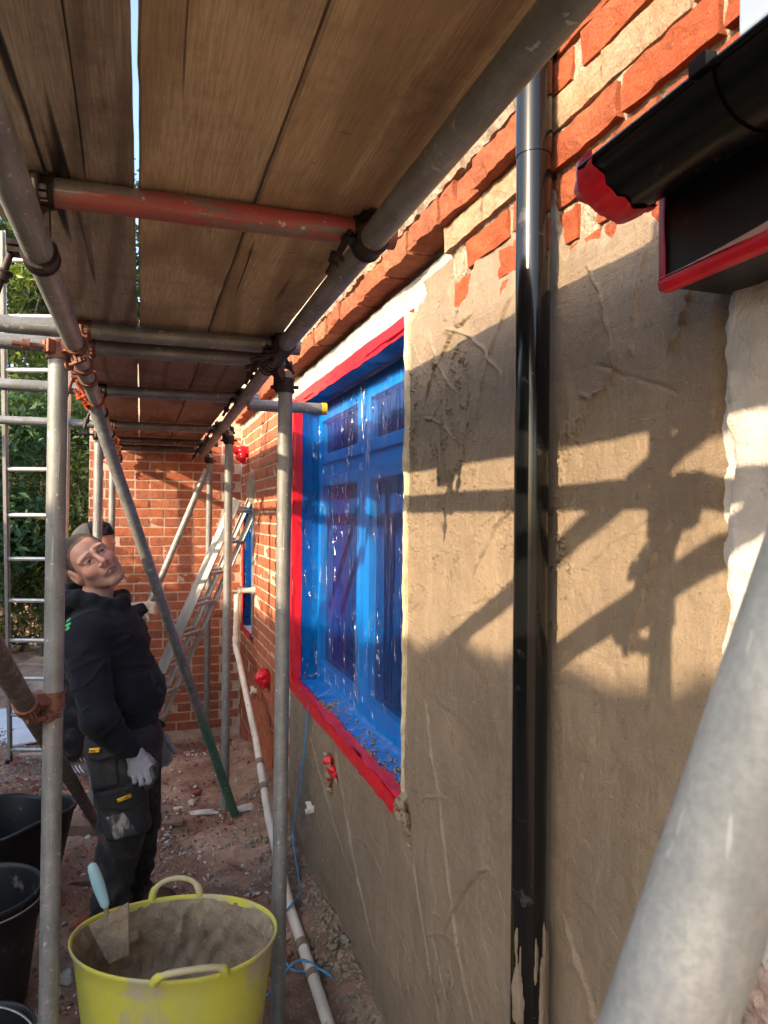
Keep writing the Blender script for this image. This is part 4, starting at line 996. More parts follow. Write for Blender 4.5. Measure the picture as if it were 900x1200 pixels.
wp = [(.79,5.245,1.163),(.72,5.248,1.163),(.672,5.25,1.160),(.660,5.25,1.148),(.658,5.25,1.10),(.653,5.25,.83),(.650,5.245,.775),(.652,5.20,.745),(.6535,5.1,.715),(.646,4.2,.395),(.620,3.6,.19),(.600,2.95,.085),(.592,2.36,.066),(.578,1.9,.06)]
g = MB(); g.path(wp, .0205, 18)
wpipe = tag(obj('waste_pipe', g, M_wpipe, origin=(.59, 2.4, .06)), 'long cream waste pipe running down from the brick wall and along its foot', 'pipe')
g = MB(); g.tube((.79,5.245,1.163), (.765,5.246,1.163), .026, 18); g.tube((.680,5.25,1.162), (.668,5.25,1.160), .025, 18); g.tube((.658,5.25,1.11), (.6575,5.25,1.135), .025, 18); g.tube((.6525,5.25,.80), (.6535,5.25,.835), .025, 18); obj('collar', g, M_white_pl, wpipe)
for t_ in (.30, .62):
    a, b = Vector(wp[9]), Vector(wp[10]); c_ = a.lerp(b, t_); d_ = (b-a).normalized(); g = MB(); g.tube(c_-d_*.02, c_+d_*.02, .0245, 16); obj('collar', g, M_wet, wpipe)
for c_, q_ in ((Vector((.5965,2.70,.078)), .02), (Vector((.5945,2.52,.072)), .014)): g = MB(); g.tube(c_-Vector((0,q_,0)), c_+Vector((0,q_,0)), .0245, 16); obj('collar', g, M_wet, wpipe)
M_cord = simple('blue_cord', (.05,.20,.42), (.10,.30,.50), 30, .6, 0, .2, 200)
def smooth_path(P, k=10):
    P = [Vector(p) for p in P]; out = []
    for i in range(len(P)-1):
        p0, p1, p2, p3 = P[max(i-1,0)], P[i], P[i+1], P[min(i+2, len(P)-1)]
        for j in range(k):
            t = j/k; out.append(.5*((2*p1)+(p2-p0)*t+(2*p0-5*p1+4*p2-p3)*t*t+(3*p1-p0-3*p2+p3)*t**3))
    return out+[P[-1]]
g = MB(); g.path(smooth_path([(.752,3.33,.815),(.742,3.36,.6),(.735,3.45,.33),(.720,3.50,.15),(.69,3.22,.075),(.665,3.08,.06),(.60,2.93,.115),(.52,2.86,.06),(.535,2.62,.05),(.62,2.52,.09),(.66,2.50,.06),(.56,2.58,.10),(.44,2.52,.04),(.38,2.42,.04),(.36,2.2,.03)]), .0045, 8)
tag(obj('cord', g, M_cord), 'thin blue cord hanging from the window sill and coiling over the soil', 'cord')
M_green = simple('green_hose', (.03,.20,.11), (.02,.13,.07), 20, .5)
g = MB(); g.path(smooth_path([(-.95,4.9,.03),(-.72,4.62,.05),(-.56,4.62,.055),(-.44,4.85,.06),(-.41,5.2,.04)]), .013, 10)
tag(obj('hose', g, M_green), 'short piece of green hose on the soil behind the black tub', 'hose')

# mortar patch over the small far window
Y, Z = np.meshgrid(np.linspace(5.20, 5.75, 30), np.linspace(1.77, 2.02, 26), indexing='ij')
q = np.sqrt(((Y-5.47)/.20)**2+((Z-1.90)/.105)**2)+.25*fbm(Y*9, Z*9, 0, 621, 3)
g = MB(); g.grid(.777-.012*sstep(1.0, .75, q)+.02*sstep(.95, 1.1, q), Y, Z); obj('mortar_patch', g, simple('grey_mortar_patch', (.25,.215,.16), (.19,.16,.12), 10, .85, 0, .3, 60), house)
# the small far window, taped in red
fw = MB(); fw.box((.835, 5.33, .83), (.88, 5.37, 1.79)); fw.box((.835, 5.76, .83), (.88, 5.80, 1.79)); fw.box((.835, 5.37, .83), (.88, 5.76, .88)); fw.box((.835, 5.37, 1.74), (.88, 5.76, 1.79)); fw.box((.775, 5.325, .81), (.84, 5.805, .832))
w2 = obj('window', fw, M_upvc, house, bevel=.003)
g = MB(); g.box((.85, 5.37, .88), (.858, 5.76, 1.74)); obj('pane', g, M_glass, w2)
yy = np.linspace(5.335, 5.795, 30); zz = np.linspace(.84, 1.785, 40); Y, Z = np.meshgrid(yy, zz, indexing='ij'); dp = np.minimum(sstep(0, .08, 5.80-Y), sstep(0, .02, Y-5.33))
g = MB(); g.grid(.778+.048*dp+.003*fbm(Y*12, Z*5, 0, 631, 3), Y, Z); obj('masking_film', g, M_film, w2)
ribbon([(.774, 5.815, .80), (.774, 5.815, 1.80)], (0, .07, 0), (-1, 0, 0), .004, 'red_tape', M_red, w2, seed=11, n=30)
ribbon([(.80, 5.798, .82), (.80, 5.798, 1.79)], (.06, 0, 0), (0, -1, 0), .004, 'red_tape', M_red, w2, seed=12, n=30)
ribbon([(.770, 5.31, .815), (.770, 5.83, .815)], (0, 0, .05), (-1, 0, 0), .005, 'red_tape', M_red, w2, seed=13, n=20)
ribbon([(.80, 5.33, 1.788), (.80, 5.80, 1.788)], (.06, 0, 0), (0, 0, -1), .004, 'red_tape', M_red, w2, seed=14, n=20)
g = MB(); g.box((.773, 5.318, .83), (.84, 5.329, 1.79)); obj('reveal', g, M_lintel, w2)

# ------------------------------------------------------------------ ladders
M_alu = simple('aluminium', (.55,.55,.54), (.42,.42,.41), 25, .4, .5, .12, 60, .003, .5, (1,1,.2))
def ladder(foot, top, wid, rung0, pitch, label, second=False):
    foot, top = Vector(foot), Vector(top); d = (top-foot).normalized(); L = (top-foot).length; wid = Vector(wid); hw = wid.length/2; wn = wid.normalized(); nn = d.cross(wn).normalized()
    o = empty('ladder', tuple(foot), label, 'ladder')
    for k, off in enumerate((0, .055) if second else (0,)):
        sc = 1 if k == 0 else .84
        for s in (-1, 1):
            a = foot+wn*s*(hw-(.035 if k else 0))+nn*off; b = a+d*L
            if k: a = a+d*L*.12
            g = MB(); m = (a+b)/2; Lh = (b-a)/2
            g.obox(m, Lh, wn*.0025, nn*.019); 
            for e in (-1, 1): g.obox(m+nn*e*.0175-wn*s*.009, Lh, wn*.0075, nn*.002)
            obj('stile', g, M_alu, o)
        t = rung0
        while t < L-.05:
            c = foot+d*t+nn*off; g = MB(); h_ = hw-(.035 if k else 0)-.004; g.tube(c-wn*h_, c+wn*h_, .0135, 12); obj('rung', g, M_alu, o); t += pitch
    for s in (-1, 1): a = foot+wn*s*hw; g = MB(); g.obox(a-d*.0, wn*.012, nn*.034, d*.03); obj('foot', g, M_blackrub, o)
    return o
ladder((.02, 5.75, -.04), (.745, 5.32, 1.80), (.19, .32, 0), .2, .25, 'aluminium double ladder leaning on the brick wall by the small window', True)
b7, t4 = Vector(LADDER_L[0]), Vector(LADDER_L[1]); dd = (b7-t4)/11
fz = b7.z-.02; ft = b7+dd*(fz/(-dd.z))*1.0 if False else b7+dd*.35
ladder(tuple(ft), tuple(t4-dd*.5), tuple(r2[i]*.374 if i < 2 else 0 for i in range(3)), dd.length*.35, dd.length, 'aluminium ladder with thin rungs standing left of the near pole')

# ------------------------------------------------------------------ timber, sheets, stones
M_sole = simple('sole_timber', (.26,.17,.125), (.15,.10,.075), 14, .85, 0, .5, 60, .006, .2, (1,.2,1))
def timber(c, L, w, h, ang, tilt, mat, label, cat='plank'):
    a = Vector((math.cos(ang), math.sin(ang), tilt)).normalized(); b = Vector((-math.sin(ang), math.cos(ang), 0)); u = a.cross(b)
    g = MB(); N = 8
    for i in range(N): pass
    P = []; 
    for i in range(N+1):
        t = i/N*2-1; q = Vector(c)+a*(L/2*t)
        for (sx, sz) in ((-1,-1),(1,-1),(1,1),(-1,1)): P.append(q+b*(w/2*sx)+u*(h/2*sz)+Vector([.004*float(noise3(i*1.3, sx*2+c[0]*9, sz+j*7+c[1]*5, 641)) for j in range(3)]))
    F = [(i*4+j, i*4+(j+1) % 4, (i+1)*4+(j+1) % 4, (i+1)*4+j) for i in range(N) for j in range(4)]+[(3,2,1,0), (N*4, N*4+1, N*4+2, N*4+3)]
    g.add(P, F); return tag(obj('timber', g, mat), label, cat)
gz = lambda x, y: float(Gz(x, y))
timber((-.235, 4.22, gz(-.235,4.22)+.028), .34, .21, .06, -.25, .0, M_sole, 'rough timber sole board under the pole behind the man', 'sole board')
timber((.13, 4.13, gz(.13,4.13)+.012), .22, .035, .02, -.1, .03, M_sole, 'narrow broken lath on the soil left of the green pole foot')
timber((-.13, 3.62, gz(-.13,3.6)+.014), .30, .06, .022, -.15, .02, M_sole, 'splintered dark board end lying behind the man near the black tub')
timber((-.30, 4.72, gz(-.3,4.7)+.02), .28, .05, .03, .5, .03, simple('bleached_branch', (.38,.31,.26), (.25,.20,.16), 20, .9), 'bleached stick lying among the rubble beyond the sole board', 'stick')
timber((-.62, 5.75, gz(-.62,5.75)+.02), .75, .05, .025, -.25, .0, simple('pale_batten', (.46,.38,.28), (.36,.29,.21), 20, .85), 'pale straight batten lying flat on the soil behind the ladder')
M_sheet = simple('white_sheet', (.70,.72,.74), (.58,.60,.63), 6, .6, 0, .1)
for (x, y, a, w, h, lb) in ((-.93, 6.55, .3, .30, .26, 'upper pale board sheet lying on the ground behind the ladder'), (-.84, 6.2, .25, .34, .22, 'lower grey board sheet lying on the ground behind the ladder')):
    c_, s_ = math.cos(a), math.sin(a); g = MB(); z = gz(x, y)+.03; g.obox((x, y, z), (w*c_, w*s_, .01), (-h*s_, h*c_, .02), (0, 0, .006)); tag(obj('board_sheet', g, M_sheet), lb, 'sheet')
import bmesh
def rock_mesh(name, mat, seed, sx, sy, sz, sub=2, ang=.35):
    bm = bmesh.new(); bmesh.ops.create_icosphere(bm, subdivisions=sub, radius=1)
    V = np.array([v.co[:] for v in bm.verts]); 
    k = 1+ang*fbm(V[:,0]*1.3+seed, V[:,1]*1.3, V[:,2]*1.3, seed, 3)
    r_ = np.random.default_rng(seed)
    W_ = V*k[:, None]
    for i in range(7):      # knock flats off it
        n = r_.normal(size=3); n /= np.linalg.norm(n); d = r_.uniform(.5, .8); p = W_@n; W_ -= np.clip(p-d, 0, None)[:, None]*n
    W_ *= np.array([sx, sy, sz])
    for v, w in zip(bm.verts, W_): v.co = w
    me = bpy.data.meshes.new(name); bm.to_mesh(me); bm.free(); me.materials.append(mat)
    return me
M_stone = simple('grey_stone', (.36,.33,.30), (.22,.195,.175), 30, .95, 0, .6, 120, .004, .2, dirt=((.17,.11,.085), 18, .55))
M_white_st = simple('white_stone', (.60,.57,.52), (.45,.41,.36), 30, .9, 0, .5, 120, .004, .2)
M_redst = simple('brick_rubble', (.36,.105,.065), (.22,.075,.05), 30, .95, 0, .6, 120, .004, .2, dirt=((.22,.15,.12), 18, .6))
def rock(x, y, s, mat, label, seed, cat='stone', dims=(1,1,.6), rz=0, group=None, up=.25):
    o = bpy.data.objects.new('brick_fragment' if 'brick' in cat else 'stone', rock_mesh('stone', mat, seed, s*dims[0], s*dims[1], s*dims[2])); COL.objects.link(o)
    o.location = (x, y, gz(x, y)+s*dims[2]*up); o.rotation_euler = (0, 0, rz); WLOC[o.name] = tuple(o.location); return tag(o, label, cat, group)
rock(.299, 4.36, .030, M_white_st, 'small bright white stone on the soil left of the green pole foot', 11, dims=(.8,.8,1), up=.5)
rock(.340, 4.50, .034, M_redst, 'red brick fragment behind the bright white stone', 12, 'brick fragment', (1.2,.8,.6), .3, up=.4)
rock(.365, 4.23, .075, M_white_st, 'flat pale slab of mortar against the pole with the green-footed brace', 13, dims=(1.3,.5,.22), rz=-.2, up=.7)
rock(.600, 4.18, .075, M_white_st, 'flat pale slab beside the cream waste pipe', 14, dims=(1.2,.6,.25), rz=.3, up=.7)
rock(.52, 4.75, .045, M_white_st, 'small flat pale stone behind the scaffold pole at the green foot', 15, dims=(1.3,.6,.35), up=.6)
rock(.22, 4.33, .030, M_white_st, 'small pale lump left of the flat mortar slab', 16, dims=(1.4,.7,.5), up=.5)
rock(-.228, 2.885, .042, M_stone, 'grey stone lump on the soil just left of the yellow tub', 17, dims=(1,.9,.8), up=.4)
rock(-.205, 3.02, .026, M_white_st, 'small white stone above the grey lump by the yellow tub', 18, dims=(.8,.8,1.1), up=.5)
rock(-.205, 3.23, .050, M_redst, 'pinkish brick lump beside the trowel handle', 19, 'brick fragment', (1.1,.7,.7), .4, up=.4)
rock(-.225, 3.06, .045, M_redst, 'red brick fragment left of the trowel', 20, 'brick fragment', (1,.8,.6), 1.2, up=.4)
rock(-.262, 2.76, .024, M_white_st, 'thin white tile shard near the foot of the near pole', 21, 'tile shard', (.7,.25,1.5), .8, up=.6)
rock(-.30, 4.80, .032, M_redst, 'pale pink brick chip beside the trainer of the hidden man', 22, 'brick fragment', (1.4,.6,.6), .6, up=.5)
rock(-.015, 3.98, .045, M_stone, 'grey stone in front of the sole board', 23, dims=(1.1,.7,.6), up=.4)
rock(-.06, 4.16, .034, M_stone, 'brownish stone at the end of the sole board', 24, dims=(1.2,.7,.7), up=.4)
RS = random.Random(12); protos = [[rock_mesh('stone', m, 40+10*k+i, .02*RS.uniform(.8,1.4), .02*RS.uniform(.6,1.), .02*RS.uniform(.35,.7), 1) for i in range(5)] for k, m in enumerate((M_stone, M_white_st, M_redst))]
LB = (('grey stone chip scattered on the soil', 'loose grey stone chips'), ('pale mortar crumb scattered on the soil', 'loose pale mortar crumbs'), ('small red brick chip scattered on the soil', 'loose red brick chips'))
def clear(x, y): return math.hypot(x-.1, y-2.15) > .30
cnt = 0
while cnt < 280:
    y = 2.4+3.5*RS.random()**.8; x = RS.uniform(-.9-.06*(y-2.4), .60); k = RS.choices((0, 1, 2), (.4, .38, .22))[0]
    if not clear(x, y) or x > .74: continue
    o = bpy.data.objects.new('stone' if k < 2 else 'brick_fragment', RS.choice(protos[k])); COL.objects.link(o); s_ = RS.uniform(.35, 1.0)**1.3*1.15
    o.location = (x, y, gz(x, y)+.006); o.scale = (s_, s_, s_); o.rotation_euler = (RS.uniform(-.4,.4), RS.uniform(-.4,.4), RS.uniform(0, 6.3)); tag(o, LB[k][0], 'stone' if k < 2 else 'brick fragment', LB[k][1]); cnt += 1
for k, (m, nn_) in enumerate(((M_stone, 7000), (M_white_st, 4200), (M_redst, 3600), (M_sole, 4500))):
    g = MB(); r_ = np.random.default_rng(90+k)
    y = 1.9+5.2*r_.random(nn_)**.8; x = r_.uniform(-1.0, .70, nn_); keep = (np.hypot(x-.1, y-2.15) > .30) & (fbm(x*2.4, y*2.4, k, 651, 3) > -.25+.2*(k > 0)); x, y = x[keep], y[keep]; z = np.asarray(Gz(x, y)); n = len(x)
    s_ = r_.uniform(.0025, .0105, n)*(1+.2*(y-2)); A = r_.normal(size=(n, 3)); A /= np.linalg.norm(A, axis=1)[:, None]; B = np.cross(A, r_.normal(size=(n, 3))); B /= np.linalg.norm(B, axis=1)[:, None]; C_ = np.cross(A, B)
    ct = np.stack([x, y, z+.004], 1); q1, q2, q3 = s_*r_.uniform(.7, 1.5, n)*(2.2 if k == 3 else 1), s_*r_.uniform(.5, 1, n)*(.5 if k == 3 else 1), s_*r_.uniform(.4, .8, n)*(.5 if k == 3 else 1)
    V = np.stack([ct+A*q1[:,None], ct-A*q1[:,None], ct+B*q2[:,None], ct-B*q2[:,None], ct+C_*q3[:,None], ct-C_*q3[:,None]], 1).reshape(-1, 3)
    f8 = np.array([(0,2,4),(2,1,4),(1,3,4),(3,0,4),(2,0,5),(1,2,5),(3,1,5),(0,3,5)]); F = (np.arange(n)[:,None,None]*6+f8[None]).reshape(-1, 3)
    g.V = V; g.F = F.tolist(); g.n = len(V); g.MI = [0]*len(F); g.SM = [False]*len(F)
    tag(obj(('gravel', 'mortar_crumbs', 'brick_dust_chips', 'wood_splinters')[k], g, m, origin=(0,0,0)), kind='stuff')

# render that dropped along the foot of the wall
g = MB(); r_ = np.random.default_rng(140); n = 900; y = r_.uniform(1.9, 3.9, n); x = .755-np.abs(r_.normal(0, .07, n)); z = np.asarray(Gz(x, y)); sz = r_.uniform(.003, .012, n)
for i in range(n):
    a = Vector(r_.normal(size=3)).normalized(); b = a.orthogonal().normalized(); c = a.cross(b); g.obox((x[i], y[i], z[i]+sz[i]*.3), a*sz[i], b*sz[i]*.8, c*sz[i]*.6)
tag(obj('render_droppings', g, M_wet, origin=(0,0,0)), kind='stuff')
# ------------------------------------------------------------------ garden: trees and shrubs
def leaf_mat(name, c1, c2, c3, trans=.35):
    t = NT(name); g = t.n('ShaderNodeNewGeometry'); col = t.ramp(g.outputs['Random Per Island'], [(0., c1), (.5, c2), (1., c3)])
    p = t.n('ShaderNodeBsdfPrincipled'); p.inputs['Roughness'].default_value = .45; p.inputs['Specular IOR Level'].default_value = .35; t.l(col, p.inputs['Base Color'])
    tr = t.n('ShaderNodeBsdfTranslucent'); t.l(t.mix(.5, col, (.20,.26,.03)), tr.inputs[0])
    m = t.n('ShaderNodeMixShader'); m.inputs[0].default_value = trans; t.l(p.outputs[0], m.inputs[1]); t.l(tr.outputs[0], m.inputs[2]); t.l(m.outputs[0], t.out.inputs['Surface']); return t.m
L_laurel = leaf_mat('laurel_leaf', (.030,.075,.028), (.055,.115,.045), (.085,.155,.07))
L_lime = leaf_mat('lime_leaf', (.11,.17,.03), (.17,.23,.04), (.24,.28,.06), .45)
L_dark = leaf_mat('dark_leaf', (.014,.035,.014), (.026,.055,.022), (.045,.075,.03))
L_dry = leaf_mat('dry_leaf', (.20,.14,.06), (.34,.25,.11), (.46,.36,.18), .4)
M_bark = simple('bark', (.10,.075,.055), (.06,.045,.035), 20, .95, 0, .8, 50)
def leaves(n, centers, radii, size, seed, flat=.5, hollow=.55):
    r_ = np.random.default_rng(seed); C = np.array(centers, float); Rr = np.array(radii, float)
    w = (Rr.prod(1))**.67; k = r_.choice(len(C), n, p=w/w.sum())
    d = r_.normal(size=(n, 3)); d /= np.linalg.norm(d, axis=1)[:, None]; rad = (hollow+(1-hollow)*r_.random(n)**.7)*(1+.18*r_.normal(size=n))
    P = C[k]+d*Rr[k]*rad[:, None]
    # clumps: pull leaves towards a scatter of twig ends
    nt = max(8, n//45); tw = P[r_.choice(n, nt)]; 
    j = r_.integers(0, nt, n); m = r_.random(n) < .7; P[m] = tw[j[m]]+r_.normal(size=(m.sum(), 3))*size*2.3
    up = r_.normal(size=(n, 3))*flat+np.array([0, 0, .6])+.5*d; up /= np.linalg.norm(up, axis=1)[:, None]
    a = np.cross(up, r_.normal(size=(n, 3))); a /= np.linalg.norm(a, axis=1)[:, None]; b = np.cross(up, a)
    s = size*r_.uniform(.6, 1.3, n)[:, None]
    V = np.stack([P-a*s, P+b*s*.42+up*s*.12, P+a*s-up*s*.15, P-b*s*.42+up*s*.12], 1).reshape(-1, 3)
    V[:, 2] = np.maximum(V[:, 2], .02)
    q = np.arange(n)[:, None]*4; F = np.concatenate([np.concatenate([q, q+1, q+2], 1), np.concatenate([q, q+2, q+3], 1)])
    g = MB(); g.V = V; g.F = F.tolist(); g.n = len(V); g.MI = [0]*len(F); g.SM = [False]*len(F); return g
def plant(name, base, label, cat, clumps, n, size, mat, seed, trunk=.05, group='trees and shrubs beyond the ladder', hollow=.55):
    x, y = base; z0 = gz(x, y); o = empty(name, (x, y, z0), label, cat, group); r_ = random.Random(seed)
    cs = [(x+c[0], y+c[1], z0+c[2]) for c in clumps]; rs = [c[3:] for c in clumps]
    g = MB()
    top = max(c[2] for c in cs); g.path(smooth_path([(x, y, z0-.05), (x+.05, y, z0+(top-z0)*.35), (x-.03, y+.04, z0+(top-z0)*.7), (x, y, top)], 5), list(np.linspace(trunk, trunk*.3, 16)), 8)
    for c in cs: g.path(smooth_path([(x+.02, y, z0+(c[2]-z0)*.35), ((x+c[0])/2, (y+c[1])/2, z0+(c[2]-z0)*.75), c], 4), list(np.linspace(trunk*.5, trunk*.12, 9)), 6)
    obj('trunk', g, M_bark, o)
    obj('crown', leaves(n, cs, rs, size, seed, hollow=hollow), mat, o); return o
def clumps(r_, n, ex, z0, z1, rad):
    return [(r_.uniform(-ex[0], ex[0]), r_.uniform(-ex[1], ex[1]), r_.uniform(z0, z1), rad*r_.uniform(.7, 1.2), rad*r_.uniform(.7, 1.2), rad*r_.uniform(.6, 1.1)) for i in range(n)]
q = random.Random(31)
plant('laurel_shrub', (-1.55, 8.2), 'leafy laurel shrub with big mid green leaves just left of the ladder', 'shrub', clumps(q, 12, (.42, .35), 1.2, 2.6, .36), 5200, .062, L_laurel, 51)
plant('lime_tree', (-1.75, 10.8), 'yellow-green sunlit young tree showing above the left tubes', 'tree', clumps(q, 16, (.95, .5), 3.0, 5.4, .45), 7500, .060, L_lime, 52, .06)
plant('holly_bush', (-1.05, 9.2), 'darker bush between the ladder and the end wall', 'bush', clumps(q, 12, (.35, .4), .8, 3.0, .40), 5200, .055, L_dark, 53)
plant('cypress_shrub', (-.72, 8.3), 'narrow olive shrub right beside the end wall corner', 'shrub', clumps(q, 9, (.13, .2), .5, 2.3, .24), 3600, .045, leaf_mat('olive_leaf', (.06,.075,.02), (.10,.12,.03), (.15,.16,.04)), 54)
plant('tall_tree', (-2.6, 13.2), 'tall dark green tree behind all the shrubs', 'tree', clumps(q, 30, (1.9, .8), 1.8, 8.8, .85), 12000, .10, L_dark, 55, .10)
plant('tall_tree', (-1.2, 14.5), 'tall mid green tree standing behind the end wall corner', 'tree', clumps(q, 26, (1.5, .8), 1.6, 8.6, .85), 10000, .10, L_laurel, 56, .10)
plant('beech_hedge', (-1.35, 9.6), 'low hedge with dry golden leaves at the foot of the shrubs', 'hedge', [(dx, 0, .32+.1*math.sin(dx*9), .26, .22, .34) for dx in np.linspace(-.9, .75, 9)], 4200, .040, L_dry, 57, .03, hollow=.3)
# rough growth closing off the garden behind
tag(obj('undergrowth', leaves(9000, [(-4+.8*i, 15.6+.3*(i % 2), 1.2+1.6*(i % 3)) for i in range(9)], [(.9, .7, 1.5)]*9, .13, 58), L_dark, origin=(0, 15.6, 0)), kind='stuff')
hb = MB(); Yh, Zh = np.meshgrid(np.linspace(-9, 4, 3), np.linspace(0, 1, 2), indexing='ij')
far = MB(); xx = np.linspace(-14, 4, 60); far.grid(np.repeat(xx[:, None], 2, 1), np.full((60, 2), 18.0)+.4*noise3(xx, 0, 0, 3)[:, None], np.stack([0*xx-.2, 5.2+.9*fbm(xx*1.1, 0*xx, 0, 5, 4)], 1))
tag(obj('far_thicket', far, simple('far_leaf_mass', (.022,.04,.018), (.04,.065,.028), 2.5, .9, 0, 1., 6, .2)), kind='structure')
# tall hedge along the garden side, out to the left: its top throws the ragged edge of shade on the wall
hx = -4.0
yy = np.linspace(-2.6, 8.6, 460); topz = 3.365-.105*(np.minimum(yy, 5.5)+.1)+.006*fbm(yy*2.2, 0*yy, 0, 661, 3)+.045*np.abs(fbm(yy*11, 0*yy, 0, 662, 3))
hg = MB(); hg.grid(np.stack([0*yy+hx-.35, 0*yy+hx-.30, 0*yy+hx, 0*yy+hx+.3, 0*yy+hx+.35], 1), np.repeat(yy[:, None], 5, 1), np.stack([0*yy-.1, topz-.15, topz, topz-.15, 0*yy-.1], 1))
hedge = tag(obj('garden_hedge', hg, L_dark, origin=(hx, -1, 0)), 'tall clipped hedge along the garden, out to the left', 'hedge')
cs = [(hx, y_, z_) for y_ in np.arange(-2.4, 8.5, .4) for z_ in (.6, 1.6, 2.6)]
obj('foliage', leaves(12000, cs, [(.42, .35, .55)]*len(cs), .055, 59), L_laurel, hedge)
# ------------------------------------------------------------------ people
A2, B2 = r2, f2                      # right / away axes of the figures' local frame (a, b, z)
class Fig:
    def __init__(s, O, zc, px0): s.O = np.array(O); s.zc = zc; s.xc0 = (px0-450)/850*zc
    def L(s, px, py, b=0.0):         # a landmark measured at depth b
        d = s.zc+b; return ((px-450)/850*d-s.xc0, b, 1.7-(py-603.)/850*d)
    def world(s, P): P = np.asarray(P, float); return np.stack([s.O[0]+A2[0]*P[...,0]+B2[0]*P[...,1], s.O[1]+A2[1]*P[...,0]+B2[1]*P[...,1], P[...,2]], -1)
def fig_mesh(fig, name, F, ax, mat, parent, colf=None, matf=None, shift=None):
    P, Q = surface_nets(F, *ax); Pw = fig.world(P); mb = MB(); mb.V = Pw; mb.F = Q.tolist(); mb.n = len(P); mb.MI = [0]*len(Q); mb.SM = [True]*len(Q)
    if matf is not None: mb.MI = [int(v) for v in matf(P[Q].mean(1))]
    o = obj(name, mb, mat, parent)
    if colf is not None:
        c = colf(P); at = o.data.color_attributes.new('tone', 'FLOAT_COLOR', 'POINT'); at.data.foreach_set('color', np.concatenate([c, np.ones((len(c), 1))], 1).ravel())
    return o
def skin_mat(name, rough=.5):
    t = NT(name); a = t.n('ShaderNodeVertexColor', layer_name='tone'); co = t.co()
    col = t.mix(t.math('MULTIPLY', t.ramp(t.noise(co, 60, 5, .6), [(.35, 0.), (.7, 1.)]), .25), a.outputs[0], (.42,.20,.15))
    return t.pbr(col, rough, 0, t.bump(t.noise(co, 420, 3, .6), .12, .001), .35, **{'Subsurface Weight': .08, 'Subsurface Radius': (.01,.004,.002), 'Subsurface Scale': .5})
M_skin = skin_mat('skin'); M_hair = None
def _hm():
    t = NT('cropped_hair'); a = t.n('ShaderNodeVertexColor', layer_name='tone'); co = t.co(); n = t.noise(co, 700, 3, .7)
    return t.pbr(t.mix(t.ramp(n, [(.4, 0.), (.6, 1.)]), a.outputs[0], (.012,.010,.009)), .8, 0, t.bump(n, .6, .002), .2)
M_hair = _hm()
def cloth(name, c1, c2, sc=900, dirt=None): 
    t = NT(name); co = t.co(); f = t.ramp(t.noise(co, 9, 5, .6), [(.35, 0.), (.65, 1.)]); col = t.mix(f, c1, c2)
    lint = t.ramp(t.noise(co, 160, 3, .6), [(.72, 0.), (.76, 1.)]); col = t.mix(t.math('MULTIPLY', lint, .25), col, (.16,.16,.17))
    if dirt:
        d = t.ramp(t.noise(t.co((1,1,1), loc=(2,5,1)), 11, 6, .7), [(dirt, 0.), (dirt+.12, 1.)]); col = t.mix(t.math('MULTIPLY', d, .4), col, (.12,.10,.085))
    n = t.bump(t.noise(co, sc, 2, .5), .25, .0015); n = t.bump(t.noise(t.co((1,1,.6)), 34, 4, .6), .30, .006, n)
    return t.pbr(col, .92, 0, n, .12, **{'Sheen Weight': .05, 'Sheen Roughness': .5})
M_hoodie = cloth('navy_black_fleece', (.0075,.0085,.013), (.012,.013,.019)); M_trouser = cloth('black_work_cloth', (.014,.014,.016), (.028,.028,.030), dirt=.50); M_pocket = cloth('dark_grey_cordura', (.022,.022,.025), (.034,.034,.037), dirt=.6)
M_glove = simple('grey_knit_glove', (.25,.25,.29), (.19,.19,.225), 40, .85, 0, .5, 300, .002, .2); M_glove_b = simple('black_glove_palm', (.02,.02,.023), (.035,.034,.036), 30, .55, 0, .5, 120, .003)
M_boot = simple('muddy_boot', (.12,.085,.065), (.06,.045,.038), 18, .85, 0, .6, 60, .005, .2)
M_yel_l = simple('yellow_label', (.75,.42,.01), (.66,.36,.01), 30, .6, 0, 0); M_ink = simple('black_ink', (.01,.01,.01), None, 5, .6, 0, 0); M_grn = simple('green_print', (.03,.42,.10), (.03,.34,.09), 40, .6, 0, 0)

f1 = Fig((-.083, 3.14), 2.95, 140); L = f1.L
man = None
# --- shared skeleton (local a, b, z)
hipR, hipL = L(143, 868, -.085), L(158, 868, .09)
knR, knL = L(150, 962, -.10), L(165, 965, .12); anR, anL = L(133, 1060, -.075), L(160, 1052, .15)
shR, shL = (L(101, 752, -.19)), L(122, 742, .19)
elR, wrR = L(119, 842, -.26), L(157, 880, -.165); elL, wrL = L(140, 835, .27), L(185, 855, .20)
pel = L(150, 858, 0); bel = L(149, 806, 0); che = L(127, 760, 0); nkb = L(116, 712, 0.0)
